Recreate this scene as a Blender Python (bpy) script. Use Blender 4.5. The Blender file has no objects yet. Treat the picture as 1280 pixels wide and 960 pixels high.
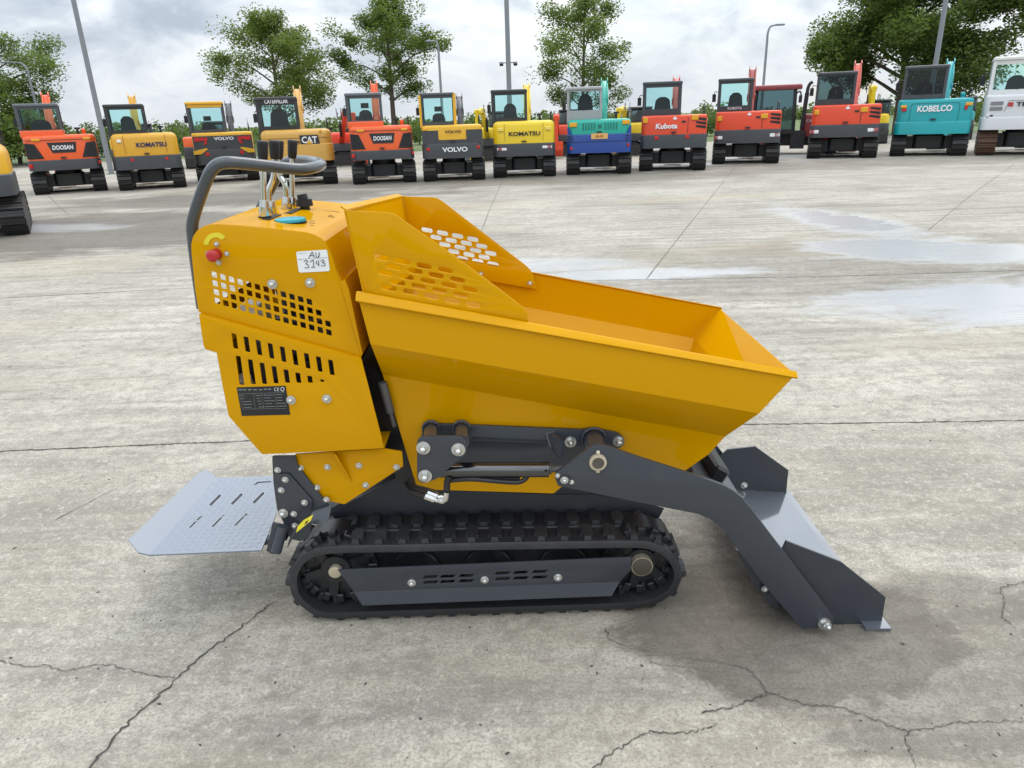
import bpy, bmesh, math, random
from mathutils import Vector, Matrix, noise
R = math.radians
random.seed(7)
sc = bpy.context.scene
COL = sc.collection

# ------------------------------------------------------------------ camera
F, PITCH, ROLL, CH = 887.0, 20.5, 1.9, 1.6
CM = Matrix.Rotation(R(90 - PITCH), 3, 'X') @ Matrix.Rotation(R(-ROLL), 3, 'Z')
cam_d = bpy.data.cameras.new('camera'); cam = bpy.data.objects.new('camera', cam_d); COL.objects.link(cam)
cam.matrix_world = Matrix.Translation((0, 0, CH)) @ CM.to_4x4()
cam_d.sensor_fit = 'HORIZONTAL'; cam_d.sensor_width = 36; cam_d.lens = F / 1280 * 36
cam_d.clip_start = 0.05; cam_d.clip_end = 6000
sc.camera = cam
ORG = Vector((0, 0, CH))
def ray(px, py): return CM @ Vector(((px - 640) / F, -(py - 480) / F, -1))
def G(px, py, z=0.0):
    r = ray(px, py); return ORG + r * ((z - CH) / r.z)
def Y(px, py, y):
    r = ray(px, py); return ORG + r * (y / r.y)

# ------------------------------------------------------------------ tagging
def tag(o, label=None, cat=None, group=None, kind=None):
    if label: o['label'] = label
    if cat: o['category'] = cat
    if group: o['group'] = group
    if kind: o['kind'] = kind
    return o
def empty(name, loc=(0, 0, 0), rz=0.0):
    o = bpy.data.objects.new(name, None); COL.objects.link(o)
    o.location = loc; o.rotation_euler.z = rz; o.empty_display_size = 0.2
    return o
def link_mesh(name, me, mat=None, parent=None):
    o = bpy.data.objects.new(name, me); COL.objects.link(o)
    if mat is not None and not me.materials: me.materials.append(mat)
    if parent is not None: o.parent = parent
    return o
def copy_tree(o, parent=None):
    c = o.copy(); COL.objects.link(c); c.parent = parent
    for ch in list(o.children): copy_tree(ch, c)
    return c

# ------------------------------------------------------------------ materials
def nt(name):
    m = bpy.data.materials.new(name); m.use_nodes = True
    t = m.node_tree; b = t.nodes['Principled BSDF']
    return m, t, b
def N(t, typ, **kw):
    n = t.nodes.new(typ)
    for k, v in kw.items(): setattr(n, k, v)
    return n
def mixc(t, fac, a, b, mode='MIX'):
    n = N(t, 'ShaderNodeMix', data_type='RGBA', blend_type=mode)
    for sock, v in ((n.inputs[0], fac), (n.inputs[6], a), (n.inputs[7], b)):
        if hasattr(v, 'is_output'): t.links.new(v, sock)
        elif isinstance(v, (tuple, list)): sock.default_value = (*v[:3], 1)
        else: sock.default_value = v
    return n.outputs[2]
def math_n(t, op, a, b=None, clamp=False):
    n = N(t, 'ShaderNodeMath', operation=op, use_clamp=clamp)
    for i, v in enumerate((a, b)):
        if v is None: continue
        if hasattr(v, 'is_output'): t.links.new(v, n.inputs[i])
        else: n.inputs[i].default_value = v
    return n.outputs[0]
def noise_n(t, vec, scale, detail=4, rough=0.55, dist=0.0):
    n = N(t, 'ShaderNodeTexNoise'); n.inputs['Scale'].default_value = scale
    n.inputs['Detail'].default_value = detail; n.inputs['Roughness'].default_value = rough
    n.inputs['Distortion'].default_value = dist
    if vec is not None: t.links.new(vec, n.inputs['Vector'])
    return n.outputs['Fac']
def ramp(t, fac, a, b, c0=(0, 0, 0), c1=(1, 1, 1)):
    n = N(t, 'ShaderNodeValToRGB'); e = n.color_ramp.elements
    e[0].position = a; e[1].position = b; e[0].color = (*c0, 1); e[1].color = (*c1, 1)
    t.links.new(fac, n.inputs[0]); return n.outputs[0]
def mapping(t, vec, scale=(1, 1, 1), rot=(0, 0, 0), loc=(0, 0, 0)):
    n = N(t, 'ShaderNodeMapping'); t.links.new(vec, n.inputs[0])
    n.inputs['Scale'].default_value = scale; n.inputs['Rotation'].default_value = rot; n.inputs['Location'].default_value = loc
    return n.outputs[0]

def paint(name, col, rough=0.35, coat=0.0, metal=0.0, dirt=0.12, bump=0.02, dirtcol=(0.22, 0.2, 0.17), spec=0.5, dscale=9.0, cior=1.5, crough=0.12):
    m, t, b = nt(name)
    co = N(t, 'ShaderNodeTexCoord').outputs['Object']
    n1 = noise_n(t, co, dscale, 7, 0.65); n2 = noise_n(t, co, 55, 3)
    d = ramp(t, n1, 0.5, 0.8)
    fac = math_n(t, 'MULTIPLY', d, dirt)
    c1 = mixc(t, fac, col, dirtcol)
    t.links.new(c1, b.inputs['Base Color'])
    r = math_n(t, 'ADD', math_n(t, 'MULTIPLY', n1, 0.22), rough - 0.11)
    t.links.new(r, b.inputs['Roughness'])
    b.inputs['Metallic'].default_value = metal
    b.inputs['Specular IOR Level'].default_value = spec
    b.inputs['Coat Weight'].default_value = coat; b.inputs['Coat Roughness'].default_value = crough; b.inputs['Coat IOR'].default_value = cior
    if bump:
        bn = N(t, 'ShaderNodeBump'); bn.inputs['Strength'].default_value = bump; bn.inputs['Distance'].default_value = 0.01
        t.links.new(n2, bn.inputs['Height']); t.links.new(bn.outputs[0], b.inputs['Normal'])
    return m
_pc = {}
def P(col, rough=0.4, **k):
    key = (col, rough, tuple(sorted(k.items())))
    if key not in _pc: _pc[key] = paint('paint', col, rough, **k)
    return _pc[key]

M = {}
M['yellow'] = paint('yellow_paint', (0.60, 0.292, 0.0), 0.32, coat=0.32, dirt=0.03, bump=0.01, spec=0.0, crough=0.045, dirtcol=(0.50, 0.30, 0.06), dscale=5)
M['grey'] = paint('grey_paint', (0.033, 0.039, 0.051), 0.36, coat=0.2, dirt=0.05, bump=0.03)
M['tread'] = paint('grey_paint_skylit_plate', (0.115, 0.145, 0.198), 0.34, coat=1.0, dirt=0.10, bump=0.03, cior=2.1, crough=0.16)  # same grey paint, reflected sky lightened into its base colour
M['skylit_grey'] = paint('grey_paint_skylit_shovel', (0.085, 0.098, 0.118), 0.25, coat=1.0, dirt=0.12, bump=0.02, cior=2.3, crough=0.07)  # the arms' grey again, base paled to carry the sky reflection
M['handle'] = paint('handle_paint', (0.045, 0.052, 0.06), 0.28, coat=0.4, dirt=0.05, bump=0.0)
M['black'] = paint('black_paint', (0.012, 0.013, 0.016), 0.35, dirt=0.05)
M['gloss'] = paint('gloss_black', (0.006, 0.006, 0.008), 0.2, coat=1.0, dirt=0.0, bump=0.0, crough=0.06, cior=1.7)
M['dark'] = paint('dark_chassis', (0.020, 0.025, 0.032), 0.5, dirt=0.1)
M['rubber'] = paint('track_rubber', (0.022, 0.023, 0.026), 0.5, dirt=0.35, bump=0.2, dirtcol=(0.085, 0.082, 0.075), dscale=14)
M['grip'] = paint('grip_rubber', (0.006, 0.006, 0.007), 0.5, dirt=0.0)
M['chrome'] = paint('chrome', (0.72, 0.72, 0.70), 0.18, metal=1.0, dirt=0.0, bump=0.0)
M['zinc'] = paint('zinc_bolt', (0.62, 0.62, 0.60), 0.30, metal=0.85, dirt=0.1, bump=0.0)
M['brass'] = paint('pale_bushing', (0.55, 0.48, 0.36), 0.4, metal=0.5, dirt=0.2)
M['bronze'] = paint('worn_pin', (0.065, 0.056, 0.042), 0.5, dirt=0.3)
M['red'] = paint('red_knob', (0.45, 0.012, 0.015), 0.3, coat=0.3, dirt=0.0)
M['turq'] = paint('turquoise_sticker', (0.02, 0.36, 0.46), 0.35, dirt=0.1)
M['white'] = paint('white_label', (0.78, 0.79, 0.80), 0.4, dirt=0.03, bump=0)
M['ink'] = paint('black_ink', (0.012, 0.012, 0.02), 0.6, dirt=0, bump=0)
M['print'] = paint('grey_print', (0.28, 0.28, 0.28), 0.6, dirt=0, bump=0)
M['stickyel'] = paint('yellow_sticker', (0.72, 0.62, 0.03), 0.4, dirt=0.05, bump=0)
M['hose'] = paint('hose_rubber', (0.012, 0.012, 0.013), 0.45, dirt=0.1)
M['steelgrey'] = paint('galvanised_pole', (0.22, 0.24, 0.26), 0.5, metal=0.2, dirt=0.2)
M['engine'] = paint('engine_metal', (0.10, 0.10, 0.10), 0.45, metal=0.4, dirt=0.3)
M['tank'] = paint('white_tank', (0.75, 0.74, 0.70), 0.4, dirt=0.1)

def glass_mat(name, tint):
    m = bpy.data.materials.new(name); m.use_nodes = True; t = m.node_tree
    t.nodes.clear()
    o = N(t, 'ShaderNodeOutputMaterial'); tr = N(t, 'ShaderNodeBsdfTransparent'); gl = N(t, 'ShaderNodeBsdfGlossy')
    tr.inputs[0].default_value = (*tint, 1); gl.inputs['Roughness'].default_value = 0.03
    fr = N(t, 'ShaderNodeFresnel'); fr.inputs[0].default_value = 1.5
    mx = N(t, 'ShaderNodeMixShader')
    t.links.new(fr.outputs[0], mx.inputs[0]); t.links.new(tr.outputs[0], mx.inputs[1]); t.links.new(gl.outputs[0], mx.inputs[2])
    t.links.new(mx.outputs[0], o.inputs[0]); return m
M['glass'] = glass_mat('cab_glass', (0.72, 0.93, 0.93))
M['glassdark'] = glass_mat('tinted_glass', (0.30, 0.42, 0.44))

# ------------------------------------------------------------------ mesh builder
class MB:
    def __init__(s): s.bm = bmesh.new()
    def box(s, c, size, rot=None, bev=0.0, seg=1):
        m = Matrix.Translation(Vector(c)) @ (rot.to_4x4() if rot is not None else Matrix.Identity(4)) @ Matrix.Diagonal((*size, 1))
        r = bmesh.ops.create_cube(s.bm, size=1, matrix=m)
        if bev:
            es = list({e for v in r['verts'] for e in v.link_edges})
            bmesh.ops.bevel(s.bm, geom=es, offset=bev, segments=seg, affect='EDGES', profile=0.5)
        return s
    def bar(s, p0, p1, w, h, up=(0, 0, 1), bev=0.0):
        p0, p1 = Vector(p0), Vector(p1); d = p1 - p0; L = d.length; d = d / L
        u = Vector(up); sx = d.cross(u)
        if sx.length < 1e-4: sx = d.cross(Vector((0, 1, 0)))
        sx.normalize(); u = sx.cross(d)
        rot = Matrix((sx, d, u)).transposed()
        return s.box((p0 + p1) / 2, (w, L, h), rot, bev)
    def cyl(s, p0, p1, r0, r1=None, seg=20, caps=True):
        p0, p1 = Vector(p0), Vector(p1); r1 = r0 if r1 is None else r1
        d = p1 - p0
        m = Matrix.Translation((p0 + p1) / 2) @ d.to_track_quat('Z', 'Y').to_matrix().to_4x4()
        bmesh.ops.create_cone(s.bm, cap_ends=caps, segments=seg, radius1=r0, radius2=r1, depth=d.length, matrix=m)
        return s
    def sphere(s, c, r, seg=14, sc=(1, 1, 1)):
        m = Matrix.Translation(Vector(c)) @ Matrix.Diagonal((*sc, 1))
        bmesh.ops.create_uvsphere(s.bm, u_segments=seg, v_segments=max(6, seg // 2), radius=r, matrix=m); return s
    def tube(s, pts, r, seg=12, res=6, caps=True):
        P_ = [Vector(p) for p in pts]
        rr = r if isinstance(r, (list, tuple)) else [r] * len(P_)
        if res > 1 and len(P_) > 2:
            out, ro = [], []
            for i in range(len(P_) - 1):
                a = P_[i - 1] if i > 0 else P_[0] * 2 - P_[1]; b, c = P_[i], P_[i + 1]
                d = P_[i + 2] if i + 2 < len(P_) else c * 2 - b
                for k in range(res):
                    u = k / res
                    out.append(0.5 * ((2 * b) + (c - a) * u + (2 * a - 5 * b + 4 * c - d) * u * u + (3 * b - a - 3 * c + d) * u ** 3))
                    ro.append(rr[i] * (1 - u) + rr[i + 1] * u)
            out.append(P_[-1]); ro.append(rr[-1]); P_, rr = out, ro
        rings = []; nrm = None
        for i, p in enumerate(P_):
            tdir = (P_[min(i + 1, len(P_) - 1)] - P_[max(i - 1, 0)]).normalized()
            if nrm is None:
                nrm = tdir.orthogonal().normalized()
            else:
                nrm = (nrm - tdir * nrm.dot(tdir))
                nrm = nrm.normalized() if nrm.length > 1e-6 else tdir.orthogonal().normalized()
            bi = tdir.cross(nrm)
            rings.append([s.bm.verts.new(p + (nrm * math.cos(2 * math.pi * k / seg) + bi * math.sin(2 * math.pi * k / seg)) * rr[i]) for k in range(seg)])
        for a, b in zip(rings, rings[1:]):
            for k in range(seg): s.bm.faces.new((a[k], a[(k + 1) % seg], b[(k + 1) % seg], b[k]))
        if caps:
            s.bm.faces.new(rings[0][::-1]); s.bm.faces.new(rings[-1])
        return s
    def extr(s, pts, axis, lo, hi):
        """closed 2D polygon extruded along axis: 'z' pts=(x,y); 'y' pts=(x,z); 'x' pts=(y,z)"""
        def v(p, h): return {'z': (p[0], p[1], h), 'y': (p[0], h, p[1]), 'x': (h, p[0], p[1])}[axis]
        a = [s.bm.verts.new(v(p, lo)) for p in pts]; b = [s.bm.verts.new(v(p, hi)) for p in pts]
        n = len(pts)
        fs = [s.bm.faces.new(a[::-1]), s.bm.faces.new(b)]
        for i in range(n): fs.append(s.bm.faces.new((a[i], a[(i + 1) % n], b[(i + 1) % n], b[i])))
        return fs
    def face(s, pts):
        return s.bm.faces.new([s.bm.verts.new(Vector(p)) for p in pts])
    def build(s, name, mat, parent=None, smooth=35, off=None, bevel=0.0):
        bm = s.bm
        if bevel:
            bmesh.ops.bevel(bm, geom=[e for e in bm.edges if len(e.link_faces) == 2 and e.calc_face_angle(0) > 0.5], offset=bevel, segments=2, affect='EDGES', profile=0.5, clamp_overlap=True)
        bmesh.ops.recalc_face_normals(bm, faces=bm.faces)
        if off is not None: bmesh.ops.translate(bm, vec=-Vector(off), verts=bm.verts)
        me = bpy.data.meshes.new(name); bm.to_mesh(me); bm.free()
        if smooth:
            me.polygons.foreach_set('use_smooth', [True] * len(me.polygons))
            me.set_sharp_from_angle(angle=R(smooth))
        return link_mesh(name, me, mat, parent)

def deps(): return bpy.context.evaluated_depsgraph_get()
def curve_mesh(polys, thick, bevel=0.0):
    cu = bpy.data.curves.new('outline', 'CURVE'); cu.dimensions = '2D'; cu.fill_mode = 'BOTH'
    for pl in polys:
        sp = cu.splines.new('POLY'); sp.points.add(len(pl) - 1)
        for i, p in enumerate(pl): sp.points[i].co = (p[0], p[1], 0, 1)
        sp.use_cyclic_u = True
    cu.extrude = max(thick / 2 - bevel, 0.0001); cu.bevel_depth = bevel; cu.offset = -bevel; cu.bevel_resolution = 1
    ob = bpy.data.objects.new('outline', cu); COL.objects.link(ob)
    me = bpy.data.meshes.new_from_object(ob.evaluated_get(deps()))
    bpy.data.objects.remove(ob); bpy.data.curves.remove(cu)
    return me
def fin(me, smooth=35):
    bm = bmesh.new(); bm.from_mesh(me); bmesh.ops.remove_doubles(bm, verts=bm.verts, dist=1e-5); bm.to_mesh(me); bm.free()
    me.polygons.foreach_set('use_smooth', [True] * len(me.polygons)); me.set_sharp_from_angle(angle=R(smooth)); return me
def rounded(pts, rad):
    """round polygon corners; rad = default radius or dict index->radius"""
    out = []; n = len(pts)
    for i, p in enumerate(pts):
        r = rad.get(i, 0) if isinstance(rad, dict) else rad
        p = Vector(p[:2])
        if r <= 0: out.append(tuple(p)); continue
        a = Vector(pts[i - 1][:2]) - p; b = Vector(pts[(i + 1) % n][:2]) - p
        ra = min(r, a.length * .45); rb = min(r, b.length * .45)
        A = p + a.normalized() * ra; B = p + b.normalized() * rb
        for k in range(6):
            u = k / 5; out.append(tuple(A * (1 - u) ** 2 + p * 2 * u * (1 - u) + B * u * u))
    return out
_tx = {}
def text_mesh(body, w, h, bold=0.0, shear=0.0, depth=0.004):
    cu = bpy.data.curves.new('lettering', 'FONT'); cu.body = body; cu.size = 1; cu.offset = bold; cu.shear = shear
    cu.extrude = 0.01; cu.align_x = 'CENTER'; cu.resolution_u = 3
    ob = bpy.data.objects.new('lettering', cu); COL.objects.link(ob)
    me = bpy.data.meshes.new_from_object(ob.evaluated_get(deps()))
    bpy.data.objects.remove(ob); bpy.data.curves.remove(cu)
    xs = [v.co.x for v in me.vertices]; ys = [v.co.y for v in me.vertices]
    sx = w / (max(xs) - min(xs)); sy = h / (max(ys) - min(ys)); cx = (max(xs) + min(xs)) / 2; cy = (max(ys) + min(ys)) / 2
    for v in me.vertices: v.co = ((v.co.x - cx) * sx, (v.co.y - cy) * sy, v.co.z / 0.01 * depth)
    return me
def text_on(name, body, c, right, up, w, h, mat, parent, bold=0.0, shear=0.0, off=None):
    me = text_mesh(body, w, h, bold, shear)
    r = Vector(right).normalized(); u = Vector(up).normalized(); n = r.cross(u)
    mt = Matrix((r, u, n)).transposed().to_4x4(); mt.translation = Vector(c) - (Vector(off) if off is not None else Vector())
    me.transform(mt)
    return link_mesh(name, me, mat, parent)

# ------------------------------------------------------------------ world, sun
SUN_EL, SUN_AZ = 58.0, 28.0     # azimuth measured clockwise from +Y
w = bpy.data.worlds.new('World'); sc.world = w; w.use_nodes = True
t = w.node_tree; bg = t.nodes['Background']
sky = N(t, 'ShaderNodeTexSky', sky_type='NISHITA'); sky.sun_disc = False
sky.sun_elevation = R(SUN_EL); sky.sun_rotation = R(SUN_AZ); sky.dust_density = 1.5
gen = N(t, 'ShaderNodeTexCoord').outputs['Generated']
sx = N(t, 'ShaderNodeSeparateXYZ'); t.links.new(gen, sx.inputs[0])
zc = math_n(t, 'ADD', math_n(t, 'MAXIMUM', sx.outputs[2], 0.0), 0.16)
cx = N(t, 'ShaderNodeCombineXYZ')
t.links.new(math_n(t, 'DIVIDE', sx.outputs[0], zc), cx.inputs[0]); t.links.new(math_n(t, 'DIVIDE', sx.outputs[1], zc), cx.inputs[1])
cl_v = mapping(t, gen, (1.0, 1.0, 2.3), (0, 0, 0), (3.1, 1.7, 0.4))
n_big = noise_n(t, cl_v, 2.6, 2, 0.5, 0.2)
n_mid = noise_n(t, cl_v, 7.0, 8, 0.60, 0.5)
side = math_n(t, 'MULTIPLY', sx.outputs[0], 0.075)       # brighter cloud deck towards the east
cl = math_n(t, 'ADD', math_n(t, 'ADD', math_n(t, 'MULTIPLY', n_big, 0.45), math_n(t, 'MULTIPLY', n_mid, 0.72)), side)
rp = N(t, 'ShaderNodeValToRGB'); t.links.new(cl, rp.inputs[0])
e = rp.color_ramp.elements
e[0].position = 0.43; e[0].color = (0.46, 0.53, 0.62, 1)
e[1].position = 0.53; e[1].color = (0.61, 0.68, 0.76, 1)
for pos, c in ((0.59, (0.77, 0.83, 0.88)), (0.65, (0.90, 0.94, 0.97)), (0.74, (1.0, 1.0, 1.0))):
    x = e.new(pos); x.color = (*c, 1)
hz = math_n(t, 'SUBTRACT', 1.0, math_n(t, 'MULTIPLY', math_n(t, 'MAXIMUM', sx.outputs[2], 0.0), 9.0), True)
ccol = mixc(t, math_n(t, 'MULTIPLY', hz, 0.75), rp.outputs[0], (0.84, 0.88, 0.92))
gap = ramp(t, noise_n(t, mapping(t, cl_v, (1, 1, 1), (0, 0, 0), (5.2, 0.3, 2)), 4.5, 6, 0.55, 0.3), 0.50, 0.60)
gapf = math_n(t, 'MULTIPLY', math_n(t, 'MULTIPLY', gap, 0.85), math_n(t, 'ADD', math_n(t, 'MULTIPLY', sx.outputs[0], 1.2), 0.25, True))
over = math_n(t, 'ADD', math_n(t, 'MULTIPLY', math_n(t, 'MAXIMUM', sx.outputs[2], 0.0), 1.25), 0.94)  # overcast sky brightens to the zenith
thin = N(t, 'ShaderNodeMapRange', interpolation_type='SMOOTHSTEP'); t.links.new(sx.outputs[2], thin.inputs[0])
thin.inputs[1].default_value = 0.11; thin.inputs[2].default_value = 0.34; thin.inputs[3].default_value = 0.0; thin.inputs[4].default_value = 0.55   # brightening added above the view, for reflections and top faces
over = math_n(t, 'ADD', over, thin.outputs[0])
scl = N(t, 'ShaderNodeVectorMath', operation='SCALE'); t.links.new(ccol, scl.inputs[0]); t.links.new(math_n(t, 'MULTIPLY', over, 10.0), scl.inputs['Scale'])
skyb = N(t, 'ShaderNodeVectorMath', operation='SCALE'); t.links.new(sky.outputs[0], skyb.inputs[0]); skyb.inputs['Scale'].default_value = 1.6
fin_c = mixc(t, gapf, scl.outputs[0], skyb.outputs[0])
t.links.new(fin_c, bg.inputs[0]); bg.inputs[1].default_value = 0.1
sd = bpy.data.lights.new('sun', 'SUN'); sd.energy = 0.9; sd.angle = R(24); sd.color = (1.0, 0.965, 0.91)
so = bpy.data.objects.new('sun', sd); COL.objects.link(so)
dirv = Vector((math.sin(R(SUN_AZ)) * math.cos(R(SUN_EL)), math.cos(R(SUN_AZ)) * math.cos(R(SUN_EL)), math.sin(R(SUN_EL))))
so.rotation_euler = dirv.to_track_quat('Z', 'Y').to_euler(); so.location = (8, 10, 30)

# ------------------------------------------------------------------ ground
def grid(name, x0, x1, y0, y1, z, mat, kind='structure'):
    mb = MB(); mb.face([(x0, y0, z), (x1, y0, z), (x1, y1, z), (x0, y1, z)])
    return tag(mb.build(name, mat, smooth=0), kind=kind)

m, t, b = nt('meadow')
co = N(t, 'ShaderNodeTexCoord').outputs['Object']
g1 = noise_n(t, co, 0.25, 6); g2 = noise_n(t, co, 6, 5)
t.links.new(mixc(t, g2, mixc(t, g1, (0.06, 0.10, 0.025), (0.11, 0.15, 0.04)), (0.13, 0.17, 0.06)), b.inputs['Base Color'])
b.inputs['Roughness'].default_value = 0.9
M['meadow'] = m
grid('grass_field', -2500, 2500, -200, 5000, -0.012, M['meadow'])

m, t, b = nt('concrete')
co = N(t, 'ShaderNodeTexCoord').outputs['Object']
sxyz = N(t, 'ShaderNodeSeparateXYZ'); t.links.new(co, sxyz.inputs[0])
warp = N(t, 'ShaderNodeVectorMath', operation='ADD'); t.links.new(co, warp.inputs[0])
wn = N(t, 'ShaderNodeTexNoise'); wn.inputs['Scale'].default_value = 0.7; wn.inputs['Detail'].default_value = 4
t.links.new(co, wn.inputs['Vector'])
wsc = N(t, 'ShaderNodeVectorMath', operation='SCALE'); t.links.new(wn.outputs['Color'], wsc.inputs[0]); wsc.inputs['Scale'].default_value = 0.9
t.links.new(wsc.outputs[0], warp.inputs[1])
wv = warp.outputs[0]
blot = noise_n(t, co, 0.55, 7, 0.62, 0.3)
blot2 = noise_n(t, co, 2.3, 8, 0.66, 0.2)
stre = noise_n(t, mapping(t, co, (0.5, 5.0, 1), (0, 0, R(-14))), 1.6, 7, 0.65, 0.25)
stre2 = noise_n(t, mapping(t, wv, (0.9, 7.0, 1), (0, 0, R(27))), 1.3, 6, 0.62)
fine = noise_n(t, co, 95, 4, 0.7)
cm = noise_n(t, co, 11, 8, 0.70, 0.3)
grit = noise_n(t, co, 330, 2, 0.6)
base = mixc(t, ramp(t, blot, 0.34, 0.66), (0.275, 0.250, 0.204), (0.56, 0.525, 0.452))
base = mixc(t, math_n(t, 'MULTIPLY', ramp(t, stre, 0.46, 0.66), 0.72), base, (0.20, 0.19, 0.172))
base = mixc(t, math_n(t, 'MULTIPLY', ramp(t, stre2, 0.50, 0.66), 0.60), base, (0.50, 0.475, 0.42))
base = mixc(t, math_n(t, 'MULTIPLY', ramp(t, blot2, 0.50, 0.74), 0.52), base, (0.185, 0.173, 0.152))
base = mixc(t, math_n(t, 'MULTIPLY', ramp(t, cm, 0.46, 0.64), 0.62), base, (0.19, 0.174, 0.145))
sp2 = noise_n(t, co, 34, 5, 0.72, 0.2)
base = mixc(t, math_n(t, 'MULTIPLY', ramp(t, sp2, 0.52, 0.68), 0.55), base, (0.62, 0.585, 0.51))
base = mixc(t, math_n(t, 'MULTIPLY', ramp(t, noise_n(t, wv, 21, 5, 0.7), 0.54, 0.68), 0.5), base, (0.155, 0.142, 0.12))
base = mixc(t, math_n(t, 'MULTIPLY', ramp(t, fine, 0.46, 0.62), 0.66), base, (0.17, 0.16, 0.145))
base = mixc(t, math_n(t, 'MULTIPLY', ramp(t, grit, 0.53, 0.68), 0.45), base, (0.60, 0.58, 0.54))
# dark drips and spots
vor = N(t, 'ShaderNodeTexVoronoi'); vor.inputs['Scale'].default_value = 5.5; t.links.new(wv, vor.inputs['Vector'])
vsep = N(t, 'ShaderNodeSeparateColor'); t.links.new(vor.outputs['Color'], vsep.inputs[0])
vr = math_n(t, 'MULTIPLY', math_n(t, 'POWER', vsep.outputs[0], 7.0), 0.16)
spot = math_n(t, 'LESS_THAN', vor.outputs['Distance'], vr)
base = mixc(t, math_n(t, 'MULTIPLY', spot, 0.55), base, (0.11, 0.10, 0.095))
# swirling tyre and track scuffs further out
ring = N(t, 'ShaderNodeTexWave', wave_type='RINGS'); ring.inputs['Scale'].default_value = 0.42; ring.inputs['Distortion'].default_value = 7
ring.inputs['Detail'].default_value = 3; ring.inputs['Detail Scale'].default_value = 0.6
t.links.new(mapping(t, co, (1, 1, 1), (0, 0, 0), (-7.5, -12.0, 0)), ring.inputs['Vector'])
rg = ramp(t, ring.outputs['Fac'], 0.86, 0.99)
far = math_n(t, 'MULTIPLY', math_n(t, 'SUBTRACT', sxyz.outputs[1], 5.5), 0.25, True)
scm = math_n(t, 'MULTIPLY', math_n(t, 'MULTIPLY', rg, far), math_n(t, 'MULTIPLY', ramp(t, noise_n(t, co, 0.4, 3), 0.45, 0.65), 0.5))
base = mixc(t, scm, base, (0.16, 0.15, 0.145))
ring2 = N(t, 'ShaderNodeTexWave', wave_type='RINGS'); ring2.inputs['Scale'].default_value = 0.62; ring2.inputs['Distortion'].default_value = 3.2
ring2.inputs['Detail'].default_value = 4; ring2.inputs['Detail Scale'].default_value = 0.5
t.links.new(mapping(t, co, (1, 1, 1), (0, 0, 0), (1.0, 1.5, 0)), ring2.inputs['Vector'])
near_m = math_n(t, 'MULTIPLY', math_n(t, 'SUBTRACT', sxyz.outputs[1], 3.6), 0.5, True)
m2 = math_n(t, 'MULTIPLY', near_m, ramp(t, noise_n(t, mapping(t, co, (1, 1, 1), (0, 0, 0), (4, 9, 0)), 0.35, 4), 0.42, 0.60))
base = mixc(t, math_n(t, 'MULTIPLY', math_n(t, 'MULTIPLY', ramp(t, ring2.outputs['Fac'], 0.78, 0.97), m2), 0.30), base, (0.58, 0.55, 0.49))
base = mixc(t, math_n(t, 'MULTIPLY', math_n(t, 'MULTIPLY', ramp(t, ring2.outputs['Fac'], 0.22, 0.02), m2), 0.26), base, (0.18, 0.17, 0.155))
# ochre mud tint in places
och = math_n(t, 'MULTIPLY', ramp(t, noise_n(t, mapping(t, co, (0.3, 0.9, 1), (0, 0, 0), (11, 3, 0)), 0.6, 5), 0.55, 0.72), 0.42)
base = mixc(t, och, base, (0.40, 0.335, 0.235))
# wet and darkened areas, and puddles: each a blotch with its own place
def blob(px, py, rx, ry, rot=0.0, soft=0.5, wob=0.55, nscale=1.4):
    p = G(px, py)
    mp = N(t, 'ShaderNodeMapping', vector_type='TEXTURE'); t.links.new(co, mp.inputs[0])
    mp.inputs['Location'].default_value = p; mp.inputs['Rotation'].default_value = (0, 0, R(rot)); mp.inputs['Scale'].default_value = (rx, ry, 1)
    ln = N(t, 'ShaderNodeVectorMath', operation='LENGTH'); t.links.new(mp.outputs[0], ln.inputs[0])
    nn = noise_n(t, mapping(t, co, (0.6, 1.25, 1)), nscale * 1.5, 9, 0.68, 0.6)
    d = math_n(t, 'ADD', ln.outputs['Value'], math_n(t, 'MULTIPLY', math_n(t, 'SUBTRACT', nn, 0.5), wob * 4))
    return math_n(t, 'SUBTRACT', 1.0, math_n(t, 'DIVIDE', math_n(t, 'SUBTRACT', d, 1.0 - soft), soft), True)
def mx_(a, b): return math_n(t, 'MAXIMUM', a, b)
damp_dark = blob(990, 785, 0.60, 0.36, -8, 0.16, 0.25, 2.6)
damp_dark = mx_(damp_dark, math_n(t, 'MULTIPLY', blob(1235, 830, 0.75, 0.50, 0, 0.2, 0.3, 2.2), 0.66))
damp_dark = mx_(damp_dark, math_n(t, 'MULTIPLY', blob(900, 750, 0.30, 0.40, 0, 0.5, 0.25, 3), 0.95))
damp_dark = mx_(damp_dark, math_n(t, 'MULTIPLY', blob(560, 740, 0.9, 0.22, 0, 0.9, 0.15, 3), 0.35))  # faint soft darkening along the near track
damp_dark = mx_(damp_dark, math_n(t, 'MULTIPLY', blob(150, 285, 5.5, 3.0, -10, 0.30, 0.42, 0.7), 1.0))
damp_dark = mx_(damp_dark, math_n(t, 'MULTIPLY', blob(300, 248, 6.5, 2.2, 0, 0.45, 0.42, 0.6), 0.95))
damp_dark = mx_(damp_dark, math_n(t, 'MULTIPLY', blob(640, 226, 10.0, 2.2, 0, 0.5, 0.5, 0.5), 0.8))  # this and the next: wet along the row, machine shade darkened in
damp_dark = mx_(damp_dark, math_n(t, 'MULTIPLY', blob(1080, 204, 8.0, 2.0, 0, 0.5, 0.5, 0.5), 0.65))
damp_dark = mx_(damp_dark, math_n(t, 'MULTIPLY', blob(1140, 335, 3.6, 2.4, 0, 0.4, 0.55, 0.8), 0.45))
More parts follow.
